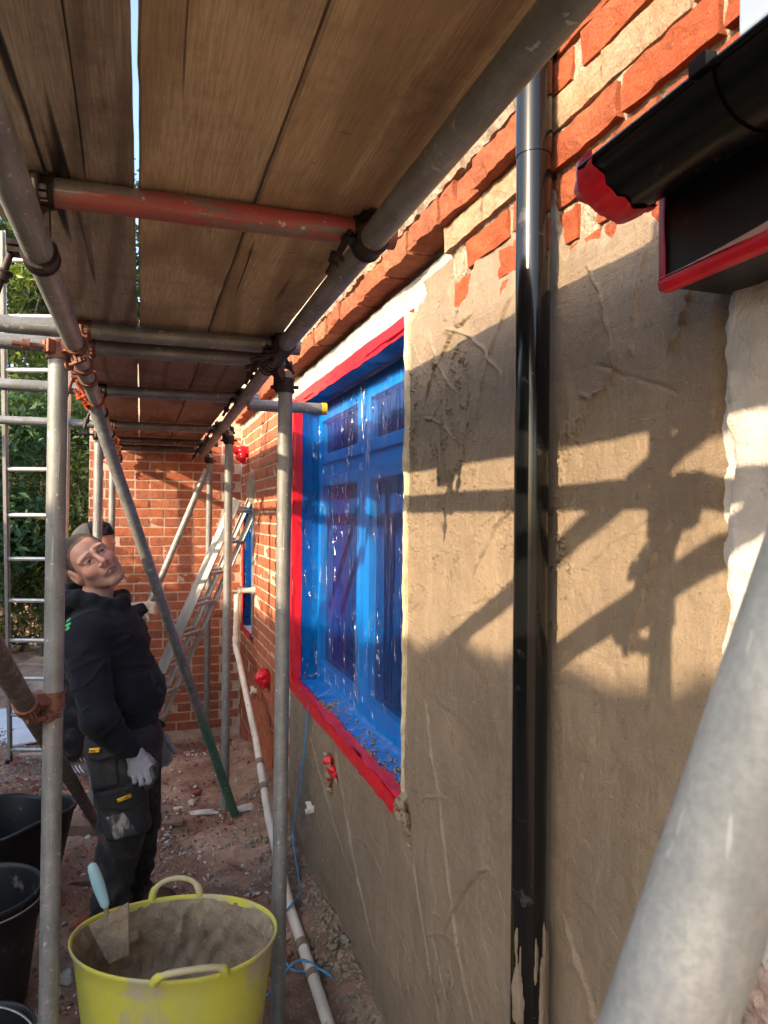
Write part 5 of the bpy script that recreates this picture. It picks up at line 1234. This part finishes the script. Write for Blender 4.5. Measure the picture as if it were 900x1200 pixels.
# head frame
Fh = np.array((.53, -.81, .25)); Fh /= np.linalg.norm(Fh); U0 = np.array((-.77, 0, .64)); Uh = U0-(U0@Fh)*Fh; Uh /= np.linalg.norm(Uh)
Lh = np.cross(Uh, Fh)
eye = np.array(L(111.5, 652.0, -.095)); HC = eye-.088*Fh-.004*Uh
HS = 1.06
def headco(P): 
    d = [P[i]-HC[i] for i in range(3)]; return [(d[0]*v[0]+d[1]*v[1]+d[2]*v[2])/HS for v in (Lh, Fh, Uh)]
def head_sdf(H):
    l, f, u = H; al = np.abs(l); Hs = [al, f, u]
    d = ell(H, (0, -.012, .030), (.0765, .098, .088))
    d = smin(d, ell(H, (0, .030, -.045), (.060, .060, .080)), .03)
    d = smin(d, cone(Hs, (.050, .0, -.060), (.018, .070, -.108), .020, .016), .028)        # jaw
    d = smin(d, ell(H, (0, .078, -.112), (.024, .018, .017)), .02)                          # chin
    d = smin(d, ell(Hs, (.042, .058, -.030), (.022, .020, .018)), .03)                    # cheekbones
    d = smin(d, cone(Hs, (.014, .092, .021), (.050, .070, .020), .010, .008), .014)         # brow
    d = smax(d, -ell(Hs, (.031, .100, .001), (.019, .018, .011)), .014)                    # eye hollows
    d = smin(d, sph(Hs, (.031, .0755, .0005), .0125), .003)                                # eyeballs
    d = smin(d, cone(Hs, (.016, .0865, .0085), (.044, .0765, .0055), .0038, .0035), .004)   # upper lids
    d = smin(d, cone(Hs, (.018, .0865, -.0085), (.042, .0775, -.0065), .003, .003), .005)   # lower lids
    d = smin(d, cone(H, (0, .092, .012), (0, .121, -.031), .0078, .0112), .012)             # nose
    d = smin(d, ell(Hs, (.0130, .104, -.037), (.0090, .013, .0090)), .007)
    d = smax(d, -sph(Hs, (.0075, .110, -.0455), .0048), .004)
    d = smin(d, ell(H, (0, .088, -.068), (.028, .016, .018)), .016)                         # muzzle
    d = smin(d, cone(Hs, (.0, .1015, -.0625), (.021, .091, -.0715), .0046, .0028), .004)      # upper lip
    d = smin(d, cone(Hs, (.0, .1005, -.0745), (.018, .091, -.0765), .0062, .003), .004)      # lower lip
    d = smax(d, -cone(Hs, (0, .1075, -.0685), (.029, .094, -.0795), .0022, .0018), .003)     # mouth line
    e = ell([al-.0, f+.012+.25*(al-.075), u+.010], (.079, 0, 0), (.014, .025, .037))
    e = smax(e, -ell([al, f, u], (.093, -.004, -.006), (.011, .013, .023)), .005)            # ears
    d = smin(d, e, .008)
    return d*HS
def body_sdf(P, infl=0.0):
    H = headco(P); d = head_sdf(H)
    nk0 = HC-.050*Uh*HS-.034*Fh
    d = smin(d, cone(P, nk0, nkb, .054, .064), .018)
    t = smin(ell(P, che, (.125, .17, .17)), ell(P, bel, (.13, .15, .15)), .06); t = smin(t, ell(P, pel, (.115, .15, .11)), .05)
    for (a, b, c, r0, r1, r2_) in ((hipR, knR, anR, .075, .052, .038), (hipL, knL, anL, .075, .052, .038), (shR, elR, wrR, .048, .038, .026), (shL, elL, wrL, .048, .038, .026)):
        t = smin(t, smin(cone(P, a, b, r0, r1), cone(P, b, c, r1, r2_), .02), .04)
    t = smin(t, cone(P, shR, shL, .055, .055), .05)
    # hands (inside the gloves) and feet (inside the boots)
    for (w, an) in ((wrR, anR), (wrL, anL)): t = smin(t, cone(P, w, (w[0]+.035, w[1]-.01, w[2]-.07), .024, .02), .02); t = smin(t, cone(P, an, (an[0]+.11, an[1]-.01, .06), .035, .022), .02)
    return smin(d, t, .03)
def axes(lo, hi, h): return [np.arange(a, b+hh, hh) for a, b, hh in zip(lo, hi, h)]
def graded(lo, f0, f1_, hi, fine, coarse): return np.concatenate([np.arange(lo, f0, coarse), np.arange(f0, f1_, fine), np.arange(f1_, hi+coarse, coarse)])
hx_, hb_, hz_ = HC[0], HC[1], HC[2]
ax = [graded(-.42, hx_-.15, hx_+.15, .36, .0026, .014), graded(-.42, hb_-.15, hb_+.15, .42, .0026, .014), graded(.0, hz_-.19, hz_+.16, hz_+.18, .0026, .016)]
PP = np.meshgrid(*[a.astype(np.float32) for a in ax], indexing='ij')
Fb = body_sdf(PP)
def tone(P):
    H = headco([P[:,0], P[:,1], P[:,2]]); l, f, u = H; al = np.abs(l); n = len(l)
    c = np.tile(np.array((.50, .275, .205)), (n, 1))
    def put(m, col): 
        m = np.clip(m, 0, 1)[:, None]; c[:] = c*(1-m)+np.array(col)*m
    put(.6*np.exp(-((al-.042)**2+(f-.075)**2+(u+.035)**2)/.0005), (.56, .235, .185))
    put(.6*np.exp(-(l**2+(f-.118)**2+(u+.034)**2)/.0003), (.55, .23, .18))
    put(.55*sstep(.010, .004, np.abs(ell(H, (0, -.012, .030), (.0765, .098, .088))))*sstep(.02, -.02, f-.02-.55*u)*(u > -.07), (.22, .15, .12))
    st = sstep(-.046, -.060, u+.25*(f-.10)*(f < .09))*sstep(-.02, .015, f)*sstep(-.19, -.15, u)
    st = np.maximum(st, sstep(.004, -.004, np.abs(u+.054)-.006)*sstep(.034, .026, al)*(f > .07))
    st = st*(.75+.25*noise3(l*300, f*300, u*300, 5))
    put(.80*st, (.17, .115, .095))  # jaw stubble, carried on under the jaw as painted shade
    put(.8*sstep(.0035, .0005, cone([al, f, u], (.014, .098, .0245), (.048, .078, .0205), .0035, .0015)), (.06, .042, .035))
    lip = np.minimum(cone([al, f, u], (0, .1015, -.0625), (.021, .091, -.0715), .0055, .003), cone([al, f, u], (0, .1005, -.0745), (.018, .091, -.0765), .0065, .003))
    put(.75*sstep(.0025, -.001, lip), (.44, .185, .155))
    put(sstep(.0012, -.0004, cone([al, f, u], (0, .106, -.0685), (.029, .0925, -.0795), .0024, .0020)), (.12, .045, .04))
    ey = sstep(.0016, .0002, np.abs(sph([al, f, u], (.031, .0755, .0005), .0125)))*sstep(.0075, .006, np.abs(u-.0))*(np.abs(al-.031) < .0115)*(f > .075)
    put(ey, (.22, .175, .155))
    ir = np.sqrt((l-np.sign(l)*.031-.0015)**2+(u-.0025)**2); put(ey*sstep(.0070, .0056, ir), (.03, .018, .013)); 
    put(.7*sstep(.002, .0, cone([al, f, u], (.018, .0875, .0062), (.043, .078, .0045), .0018, .0015)), (.10, .05, .04))
    put(.6*np.exp(-((al-.080)**2/.0002+(f+.012)**2/.0006+(u+.01)**2/.001)), (.54, .23, .18))
    return c
man = fig_mesh(f1, 'person', Fb, ax, M_skin, None, tone)
tag(man, 'man in a black hoodie and work trousers, head tilted back, looking up', 'person')
# hair
ax = axes(HC-.145, HC+.145, (.0026,)*3); PH = np.meshgrid(*ax, indexing='ij'); H = headco(PH); l, f, u = H
hr = ell(H, (0, -.012, .030), (.0785, .1000, .0905))*HS+.0012*noise3(PH[0]*260, PH[1]*260, PH[2]*260, 9)
hr = smax(hr, (f-.020-.56*np.clip(u, -.03, .2)-.006*np.cos(l*60))*.8, .004); hr = smax(hr, (-.062-u)*.9, .004)
hr = smax(hr, -(ell([np.abs(l), f+.012, u+.010], (.079, 0, 0), (.02, .024, .036))*HS), .003)
def htone(P):
    H = headco([P[:,0], P[:,1], P[:,2]]); k = sstep(.060, -.02, H[2]+.20*(H[1]))[:, None]
    c = (1-k)*np.array((.075, .060, .052))+k*np.array((.17, .125, .10))
    cut = H[1]-.020-.56*np.clip(H[2], -.03, .2)-.006*np.cos(H[0]*60); e = sstep(-.022, .0, cut)[:, None]
    e = np.maximum(e, sstep(-.040, -.062, H[2])[:, None])
    return c*(1-.75*e)+np.array((.40, .235, .185))*.75*e
fig_mesh(f1, 'hair', hr, ax, M_hair, man, htone)

# hoodie
def folds(P, amp, s1, s2, seed): return amp*fbm(P[0]*s1, P[1]*s1, P[2]*s2, seed, 3)
ax = axes((-.44, -.42, .78), (.36, .44, 1.55), (.0065,)*3); PP = np.meshgrid(*ax, indexing='ij')
def hoodie_torso(P):
    t = ell(P, L(128, 766, .0), (.160, .195, .215))
    t = smin(t, ell(P, L(149, 812, 0), (.163, .190, .135)), .07)
    t = smin(t, ell(P, L(147, 842, 0), (.133, .168, .045)), .03)
    t = smin(t, cone(P, L(103, 742, -.165), L(122, 735, .165), .075, .075), .07)
    return t
def sleeve(P, s, e, w):
    ab = smin(cone(P, s, e, .078, .066), cone(P, e, w, .066, .046), .025)
    return ab
Fs = hoodie_torso(PP)
Fs = Fs + .0075*fbm(PP[0]*8, PP[1]*8, PP[2]*15, 701, 3) - .006*sstep(.12, .0, np.abs(fbm(PP[0]*4+PP[2]*3, PP[1]*4, PP[2]*9-PP[0]*4, 703, 2))) + .002*np.sin((PP[2]+.35*PP[0])*70+2*noise3(PP[0]*6, PP[1]*6, PP[2]*3, 702))*sstep(1.02, .90, PP[2])
for (s, e, w, sd_) in ((shR, elR, wrR, 711), (shL, elL, wrL, 717)):
    q = sleeve(PP, s, e, w); ee = np.array(e)
    dd_ = np.sqrt((PP[0]-ee[0])**2+(PP[1]-ee[1])**2+(PP[2]-ee[2])**2)
    q = q - .010*sstep(.16, .0, np.abs(fbm(PP[0]*5, PP[1]*5, PP[2]*13-PP[0]*7, sd_, 2)))*(.35+.65*np.exp(-(dd_/.17)**2)) + .005*fbm(PP[0]*13, PP[1]*13, PP[2]*20, sd_+1, 3)
    cf = np.array(w); cfd = cone(PP, cf-(cf-ee)*.22, cf, .044, .041); q = smin(q, cfd, .012)
    Fs = smin(Fs, q, .028)
# shoulder seam, hem band
hem = ell(PP, L(147, 848, 0), (.139, .172, .022)); Fs = smin(Fs, hem, .012)
# hood lying on the back and round the neck
cN = np.array(L(113, 700, .0)); ring = None
for k in range(14):
    t0, t1 = 2*math.pi*k/14, 2*math.pi*(k+1)/14
    pt = lambda t: (cN[0]+.112*math.cos(t)+.0, cN[1]+.100*math.sin(t), cN[2]-.012*math.cos(t)-.006+.012*math.sin(3*t)-.03*max(0, -math.sin(t))*0)
    c_ = cone(PP, pt(t0), pt(t1), .030-.006*math.cos(t0), .030-.006*math.cos(t1)); ring = c_ if ring is None else smin(ring, c_, .02)
hood = smin(ring, ell(PP, L(86, 716, .02), (.062, .125, .060)), .04)
hood = hood + .007*fbm(PP[0]*16, PP[1]*9, PP[2]*22, 731, 3)
Fs = smin(Fs, hood, .03)
# kangaroo pocket bulge and its slanted opening
# neck opening
Fs = smax(Fs, -cone(PP, cN+np.array((-.0, 0, -.03)), cN+np.array((-.03, -.0, .16)), .078, .098), .012)
hood_o = fig_mesh(f1, 'hoodie', Fs, ax, M_hoodie, man)
hood_field = (Fs, ax)
# trousers
ax = axes((-.30, -.36, .02), (.36, .40, .92), (.0068,)*3); PP = np.meshgrid(*ax, indexing='ij')
Ft = smin(ell(PP, L(150, 865, 0), (.136, .165, .10)), smin(cone(PP, hipR, hipL, .115, .115), ell(PP, L(150, 880, 0), (.12, .15, .12)), .05), .05)
for (h_, k_, a_, sd_) in ((hipR, knR, anR, 741), (hipL, knL, anL, 747)):
    kk = np.array(k_); low = (a_[0]-.004, a_[1], a_[2]-.02)
    q = smin(cone(PP, h_, k_, .118, .092), cone(PP, k_, low, .090, .070), .03)
    dk = np.abs(PP[2]-.10); 
    q = q + .008*np.sin(PP[2]*85-PP[0]*38+2.5*noise3(PP[0]*8, PP[1]*8, PP[2]*6, sd_))*np.exp(-((PP[2]-.16)/.12)**2) + .008*fbm(PP[0]*10, PP[1]*10, PP[2]*12, sd_+1, 3)
    q = q + .005*np.sin((PP[2]+.6*PP[0])*62+2*noise3(PP[0]*7, PP[1]*7, 0*PP[2], sd_+2))*np.exp(-((PP[2]-kk[2]+.03)/.07)**2)
    Ft = smin(Ft, q, .03)
Ft = smax(Ft, PP[2]-(.865), .01); Ft = smax(Ft, -(PP[2]-.055), .012)
trou = fig_mesh(f1, 'trousers', Ft, ax, M_trouser, man); tr_field = (Ft, ax)
def sampler(field):
    F, ax = field
    def S_(P):
        ix = []; fr = []
        for d in range(3):
            t = np.clip((P[..., d]-ax[d][0])/(ax[d][1]-ax[d][0]), 0, len(ax[d])-1.001); i = t.astype(int); ix.append(i); fr.append(t-i)
        o = 0
        for a in (0,1):
            for b in (0,1):
                for c in (0,1): o = o+F[ix[0]+a, ix[1]+b, ix[2]+c]*(fr[0] if a else 1-fr[0])*(fr[1] if b else 1-fr[1])*(fr[2] if c else 1-fr[2])
        return o
    return S_
def patch(fig, field, corners, name, mat, parent, off=.004, n=14, m=10, rnd=0):
    """a sewn-on piece: a quad of landmarks (px, py) laid on the garment's near surface, with its own thickness"""
    S_ = sampler(field); c = np.array(corners, float); u = np.linspace(0, 1, n)[:, None]; v = np.linspace(0, 1, m)[None]
    px = (c[0,0]*(1-u)+c[1,0]*u)*(1-v)+(c[3,0]*(1-u)+c[2,0]*u)*v; py = (c[0,1]*(1-u)+c[1,1]*u)*(1-v)+(c[3,1]*(1-u)+c[2,1]*u)*v
    if len(c) == 5:      # a flap that comes to a point
        py = py + (c[4,1]-(c[3,1]+c[2,1])/2)*v*np.clip(1-np.abs(u-(c[4,0]-c[3,0])/(c[2,0]-c[3,0]))*1.9, 0, 1)
    B = np.full(px.shape, np.nan); prev = None
    for b in np.arange(-.34, .12, .003):
        d = fig.zc+b; P = np.stack([(px-450)/850*d-fig.xc0, np.full_like(px, b), 1.7-(py-603.)/850*d], -1); F = S_(P)
        hit = np.isnan(B) & (F < 0); B[hit] = b-.002
    B = np.where(np.isnan(B), np.nanmedian(B), B)
    for _ in range(2): q = np.pad(B, 1, 'edge'); B = (q[:-2,1:-1]+q[2:,1:-1]+q[1:-1,:-2]+q[1:-1,2:]+4*B)/8
    d = fig.zc+B; P = np.stack([(px-450)/850*d-fig.xc0, B, 1.7-(py-603.)/850*d], -1); Pn = P+np.array((0, -off, 0))
    Vt = fig.world(Pn).reshape(-1, 3); Vb = fig.world(P+np.array((0, .012, 0))).reshape(-1, 3); mb = MB(); k = n*m
    F = [(i*m+j, (i+1)*m+j, (i+1)*m+j+1, i*m+j+1) for i in range(n-1) for j in range(m-1)]
    ring = [i*m for i in range(n)]+[(n-1)*m+j for j in range(1, m)]+[i*m+m-1 for i in range(n-2, -1, -1)]+[j for j in range(m-2, 0, -1)]
    mb.add(list(Vt)+list(Vb), F+[(ring[i], k+ring[i], k+ring[(i+1) % len(ring)], ring[(i+1) % len(ring)]) for i in range(len(ring))], 0, True)
    o = obj(name, mb, mat, parent); o['_c'] = [float(x) for x in fig.world(Pn[n//2, m//2])]; return o
patch(f1, tr_field, [(109,884),(140,882),(143,918),(113,925)], 'holster_pocket', M_pocket, man, .012)
patch(f1, tr_field, [(108,868),(141,864),(141,884),(108,884),(121,890)], 'pocket_flap', M_pocket, man, .020)
patch(f1, tr_field, [(121,945),(172,938),(176,972),(130,984)], 'cargo_pocket', M_pocket, man, .010)
patch(f1, tr_field, [(117,929),(170,917),(173,935),(119,947),(152,948)], 'pocket_flap', M_pocket, man, .018)
M_smear = simple('plaster_smear', (.25,.235,.22), (.05,.05,.05), 35, .9, 0, .2, 60, .003, .1, (1,1,.5), .42, .55)
patch(f1, tr_field, [(130,956),(150,950),(168,976),(140,982)], 'plaster_smear', M_smear, man, .0115)
def lettering(parent, s, size, ang, mat):
    cu = bpy.data.curves.new('lettering', 'FONT'); cu.body = s; cu.size = size; cu.align_x = 'CENTER'; cu.align_y = 'CENTER'; cu.extrude = .0004; cu.materials.append(mat)
    tmp = bpy.data.objects.new('lettering', cu); me = bpy.data.meshes.new_from_object(tmp); bpy.data.objects.remove(tmp); bpy.data.curves.remove(cu)
    o = bpy.data.objects.new('lettering', me); COL.objects.link(o); o.parent = parent
    c = Vector(parent['_c'])-Vector(WLOC[parent.name]); o.location = c+Vector((-B2[0]*.0012, -B2[1]*.0012, 0))
    xa = Vector((A2[0], A2[1], 0)); za = Vector((-B2[0], -B2[1], 0)); ya = za.cross(xa); Rm = Matrix((xa, ya, za)).transposed().to_4x4()
    o.rotation_euler = (Rm @ Matrix.Rotation(ang, 4, 'Z')).to_euler(); return o
bd = patch(f1, tr_field, [(111,875),(123.5,874),(122.5,879),(110.5,880)], 'badge', M_yel_l, man, .0265, 8, 5); lettering(bd, 'DEWALT', .011, .06, M_ink)
bd = patch(f1, tr_field, [(143.5,933.5),(158.5,927.5),(160,931),(145,937)], 'badge', M_yel_l, man, .0245, 8, 5); lettering(bd, 'DEWALT', .013, .38, M_ink)
patch(f1, hood_field, [(152,792),(178,786),(190,833),(148,836)], 'kangaroo_pocket', M_hoodie, man, .007)
patch(f1, hood_field, [(176,786),(181,787),(195,812),(190,814)], 'pocket_welt', M_pocket, man, .010, 8, 4)
# print on the back of the hoodie: short green strokes, a few white specks
for c in ([(79.5,728),(84,724.5),(84.3,727),(80,731)], [(78.5,733),(85,729.5),(85.3,732),(79,736)], [(78.5,738),(83.5,735),(84,737),(79,740)], [(80,728),(82,727),(83,739),(81,740)]):
    patch(f1, hood_field, c, 'back_print', M_grn, man, .003, 5, 4)
# zip pull and drawcord at the neck
g = MB(); q = f1.world(np.array(L(153, 698, -.09))); g.tube(tuple(q), tuple(q+np.array((.006, 0, -.022))), .003, 8); obj('drawcord', g, M_ink, man)
# boots
for (an, rz_) in ((anR, -.05), (anL, .0)):
    ax = axes((an[0]-.13, an[1]-.11, -.02), (an[0]+.25, an[1]+.11, .20), (.006,)*3); PP = np.meshgrid(*ax, indexing='ij'); zg = .025
    bt = smin(cone(PP, (an[0], an[1], .14), (an[0]-.02, an[1], zg+.05), .058, .050), cone(PP, (an[0], an[1], zg+.06), (an[0]+.15, an[1]-.02, zg+.045), .052, .046), .03)
    bt = smin(bt, ell(PP, (an[0]+.06, an[1]-.01, zg+.012), (.150, .052, .020)), .008); bt = smax(bt, -(PP[2]-zg+.004), .004)+.002*fbm(PP[0]*40, PP[1]*40, PP[2]*40, 751, 3)
    fig_mesh(f1, 'boot', bt, ax, M_boot, man)
# glove
fing = [(L(181,899,-.190), L(184,911,-.203), L(180,921,-.190), .0115, .0105, .0095), (L(175,903,-.198), L(178,915,-.212), L(175,923,-.196), .0120, .0110, .0100),
        (L(167,906,-.197), L(170,917,-.210), L(167.5,921,-.188), .0115, .0105, .0095), (L(159.5,907,-.188), L(162,915,-.200), L(160.5,917,-.180), .0105, .0095, .0088)]
thb = (L(175,886,-.160), L(186,896,-.158), L(186.5,908,-.166), .0145, .0125, .0110)
ax = axes((wrR[0]-.09, wrR[1]-.11, wrR[2]-.19), (wrR[0]+.13, wrR[1]+.09, wrR[2]+.06), (.0028,)*3); PP = np.meshgrid(*ax, indexing='ij')
palm_c = L(167, 892, -.178); w0 = L(158.5, 879.5, -.170)
def rbox(P):
    d = cone(P, w0, L(169, 903, -.182), .027, .026); d = smin(d, cone(P, L(160,884,-.172), L(160,903,-.178), .020, .020), .02); return smin(d, cone(P, L(168,882,-.172), L(178,897,-.182), .019, .020), .02)
gl = rbox(PP)
for (a, b, c, r0, r1, r2_) in fing: gl = smin(gl, smin(cone(PP, a, b, r0, r1), cone(PP, b, c, r1, r2_), .003), .007)
gl = smin(gl, smin(cone(PP, thb[0], thb[1], thb[3], thb[4]), cone(PP, thb[1], thb[2], thb[4], thb[5]), .004), .009)
heel = smin(sph(PP, L(152.5,900,-.160), .024), sph(PP, L(155,910,-.165), .018), .02); gl = smin(gl, heel, .008)
gl = smin(gl, cone(PP, L(152,875,-.168), L(160,883,-.170), .033, .031), .008)
gl = gl+.0011*fbm(PP[0]*90, PP[1]*90, PP[2]*90, 761, 2)
def gmat(Pc):
    Q_ = [Pc[:,0], Pc[:,1], Pc[:,2]]; dark = np.minimum(sph(Q_, L(152.5,900,-.160), .026), sph(Q_, L(154.5,911,-.165), .020))
    for (a, b, c, r0, r1, r2_) in fing: dark = np.minimum(dark, cone(Q_, b, c, r1, r2_)+.001)
    dark = np.minimum(dark, cone(Q_, thb[1], thb[2], thb[4], thb[5])); dark = np.minimum(dark, cone(Q_, fing[0][0], fing[0][1], .0118, .0108)-.0)
    grey = rbox(Q_)
    for (a, b, c, r0, r1, r2_) in fing[1:]: grey = np.minimum(grey, cone(Q_, a, tuple(np.array(a)+(np.array(b)-np.array(a))*1.0), r0, r1))
    return (dark < grey-.0008) | ((Pc[:,1] > -.162) & (Pc[:,2] < wrR[2]-.03))
fig_mesh(f1, 'glove', gl, ax, [M_glove, M_glove_b], man, None, gmat)
# left glove (far side of the body, mostly hidden)
ax = axes((wrL[0]-.07, wrL[1]-.08, wrL[2]-.20), (wrL[0]+.13, wrL[1]+.08, wrL[2]+.05), (.005,)*3); PP = np.meshgrid(*ax, indexing='ij'); w = np.array(wrL)
gl = cone(PP, w, w+np.array((.03, 0, -.075)), .032, .034)
for k in range(4): gl = smin(gl, smin(cone(PP, w+np.array((.055-.02*k, -.004, -.08)), w+np.array((.07-.022*k, -.01, -.125)), .011, .010), cone(PP, w+np.array((.07-.022*k, -.01, -.125)), w+np.array((.06-.022*k, -.03, -.145+.006*abs(k-1))), .010, .009), .004), .008)
gl = smin(gl, cone(PP, w+np.array((.05, -.01, -.03)), w+np.array((.09, -.02, -.085)), .014, .011), .01)
fig_mesh(f1, 'glove', gl, ax, M_glove, man)

# --- the second man, nearly hidden behind the first one and the poles
f2_ = Fig((-.30, 5.20), 4.83, 108); L2 = f2_.L
hd = np.array(L2(113, 630, 0)); hp = L2(88, 775, 0); sh = L2(106, 678, 0); sR, sL = L2(104, 682, -.17), L2(108, 682, .17)
kR, kL = L2(88, 838, -.09), L2(92, 835, .10); aR, aL = L2(82, 893, -.09), L2(92, 890, .11); eR, hR = L2(142, 727, -.16), L2(170, 712, -.05); eL, hL = L2(135, 735, .2), L2(150, 750, .15)
ax = [graded(-.36, hd[0]-.13, hd[0]+.15, .50, .006, .014), graded(-.34, -.13, .13, .36, .006, .014), graded(.0, hd[2]-.16, hd[2]+.14, hd[2]+.16, .006, .016)]
PP = np.meshgrid(*ax, indexing='ij'); d = ell(PP, hd, (.095, .075, .098)); d = smin(d, ell(PP, hd+np.array((.055, 0, -.06)), (.045, .05, .06)), .03)
d = smin(d, cone(PP, hd+np.array((.095, 0, -.005)), hd+np.array((.112, 0, -.035)), .008, .012), .01); d = smin(d, ell([PP[0], np.abs(PP[1]), PP[2]], hd+np.array((.0, .075, -.02)), (.02, .01, .03)), .008)
d = smin(d, cone(PP, hd+np.array((-.01, 0, -.06)), sh, .055, .06), .03); tt = smin(ell(PP, np.array(sh)*.6+np.array(hp)*.4, (.11, .15, .2)), ell(PP, hp, (.11, .14, .12)), .06)
for (a, b, c, r0, r1, r2_) in ((hp, kR, aR, .07, .05, .04), (hp, kL, aL, .07, .05, .04), (sR, eR, hR, .045, .036, .028), (sL, eL, hL, .045, .036, .028)): tt = smin(tt, smin(cone(PP, a, b, r0, r1), cone(PP, b, c, r1, r2_), .02), .03)
d = smin(d, tt, .03)
def tone2(P): return np.tile(np.array((.48, .25, .19)), (len(P), 1))
man2 = fig_mesh(f2_, 'person', d, ax, M_skin, None, tone2); tag(man2, 'second man in dark clothes nearly hidden behind the first, gripping the far brace', 'person')
ax = axes(hd-.15, hd+.15, (.006,)*3); PP = np.meshgrid(*ax, indexing='ij'); cp = ell(PP, hd+np.array((.004, 0, .012)), (.106, .086, .104)); cp = smax(cp, -(PP[2]-hd[2]-.006-.12*(PP[0]-hd[0])), .006)+.003*fbm(PP[0]*60, PP[1]*60, PP[2]*60, 771, 2)
fig_mesh(f2_, 'knit_cap', cp, ax, M_hoodie, man2)
M_greyh = cloth('grey_hood', (.05,.05,.052), (.08,.08,.082))
ax = axes((-.34, -.34, .70), (.45, .36, 1.62), (.011,)*3); PP = np.meshgrid(*ax, indexing='ij')
j = smin(ell(PP, np.array(sh)*.7+np.array(hp)*.3, (.15, .19, .22)), ell(PP, np.array(hp)+np.array((.0, 0, .05)), (.15, .18, .14)), .07); j = smin(j, cone(PP, sR, sL, .08, .08), .06)
for (a, b, c) in ((sR, eR, hR), (sL, eL, hL)): c2_ = tuple(np.array(b)+(np.array(c)-np.array(b))*.85); j = smin(j, smin(cone(PP, a, b, .07, .058), cone(PP, b, c2_, .058, .044), .02), .03)
j = j+.006*fbm(PP[0]*14, PP[1]*14, PP[2]*18, 772, 3); j = smax(j, -cone(PP, sh, hd, .07, .09), .01); fig_mesh(f2_, 'jacket', j, ax, M_hoodie, man2)
ax = axes((-.30, -.2, 1.25), (.15, .2, 1.75), (.009,)*3); PP = np.meshgrid(*ax, indexing='ij'); hq = ell(PP, hd+np.array((-.055, 0, -.03)), (.115, .12, .125)); hq = smax(hq, -ell(PP, hd+np.array((.04, 0, -.0)), (.13, .095, .13)), .012)+.004*fbm(PP[0]*18, PP[1]*18, PP[2]*18, 773, 2)
fig_mesh(f2_, 'hood', hq, ax, M_greyh, man2)
ax = axes((-.40, -.30, .03), (.16, .34, .86), (.011,)*3); PP = np.meshgrid(*ax, indexing='ij'); tq = ell(PP, hp, (.14, .17, .13))
for (k_, a_) in ((kR, aR), (kL, aL)): tq = smin(tq, smin(cone(PP, (hp[0], k_[1]*.8, hp[2]), k_, .11, .088), cone(PP, k_, a_, .088, .075), .03), .03)
tq = tq+.007*fbm(PP[0]*14, PP[1]*14, PP[2]*16, 774, 3)+.005*np.sin(PP[2]*75+3*PP[0])*sstep(.3, .1, PP[2]); tq = smax(tq, -(PP[2]-.10), .01); fig_mesh(f2_, 'trousers', tq, ax, M_trouser, man2)
M_train = simple('grey_trainer', (.16,.155,.15), (.09,.088,.085), 30, .8, 0, .4, 80)
for (an) in (aR, aL):
    zg = gz(float(f2_.world(np.array(an))[0]), float(f2_.world(np.array(an))[1])); ax = axes((an[0]-.13, an[1]-.1, zg-.03), (an[0]+.24, an[1]+.1, zg+.16), (.007,)*3); PP = np.meshgrid(*ax, indexing='ij')
    bt = smin(cone(PP, (an[0]-.01, an[1], zg+.10), (an[0]-.02, an[1], zg+.045), .045, .042), cone(PP, (an[0], an[1], zg+.05), (an[0]+.15, an[1], zg+.035), .045, .036), .03); bt = smin(bt, ell(PP, (an[0]+.06, an[1], zg+.012), (.14, .047, .016)), .006); bt = smax(bt, -(PP[2]-zg+.004), .004)
    sh_o = fig_mesh(f2_, 'trainer', bt, ax, M_train, man2)
    for k in range(3):
        S2 = sampler((bt, ax)); pts = []
        for t in np.linspace(0, 1, 6):
            a_ = an[0]+.035+.024*k+.035*t; z_ = zg+.025+.045*(1-t)
            b_ = an[1]-.09
            while b_ < an[1] and float(S2(np.array((a_, b_, z_)))) > 0: b_ += .002
            pts.append(tuple(f2_.world(np.array((a_, b_-.001, z_)))))
        g = MB(); g.path(pts, .0045, 6); obj('stripe', g, M_upvc, sh_o)
M_dustglove = simple('dusty_glove', (.45,.38,.31), (.34,.28,.23), 30, .85, 0, .4, 100)
w = np.array(hR); ax = axes(w-.12, w+.12, (.005,)*3); PP = np.meshgrid(*ax, indexing='ij'); gl = cone(PP, w+np.array((-.06, -.02, .005)), w+np.array((.01, 0, .005)), .034, .036)
for k in range(4): a_ = w+np.array((.028, -.012, .034-.020*k)); gl = smin(gl, smin(cone(PP, a_, a_+np.array((.038, -.006, -.006)), .0125, .0115), cone(PP, a_+np.array((.038, -.006, -.006)), a_+np.array((.040, .030, -.010)), .0115, .010), .003), .006)
gl = smin(gl, cone(PP, w+np.array((.0, -.02, -.02)), w+np.array((.03, -.03, -.068)), .015, .012), .01); gl = smin(gl, sph(PP, w+np.array((.032, -.028, -.085)), .012), .01)
fig_mesh(f2_, 'glove', gl, ax, M_dustglove, man2)
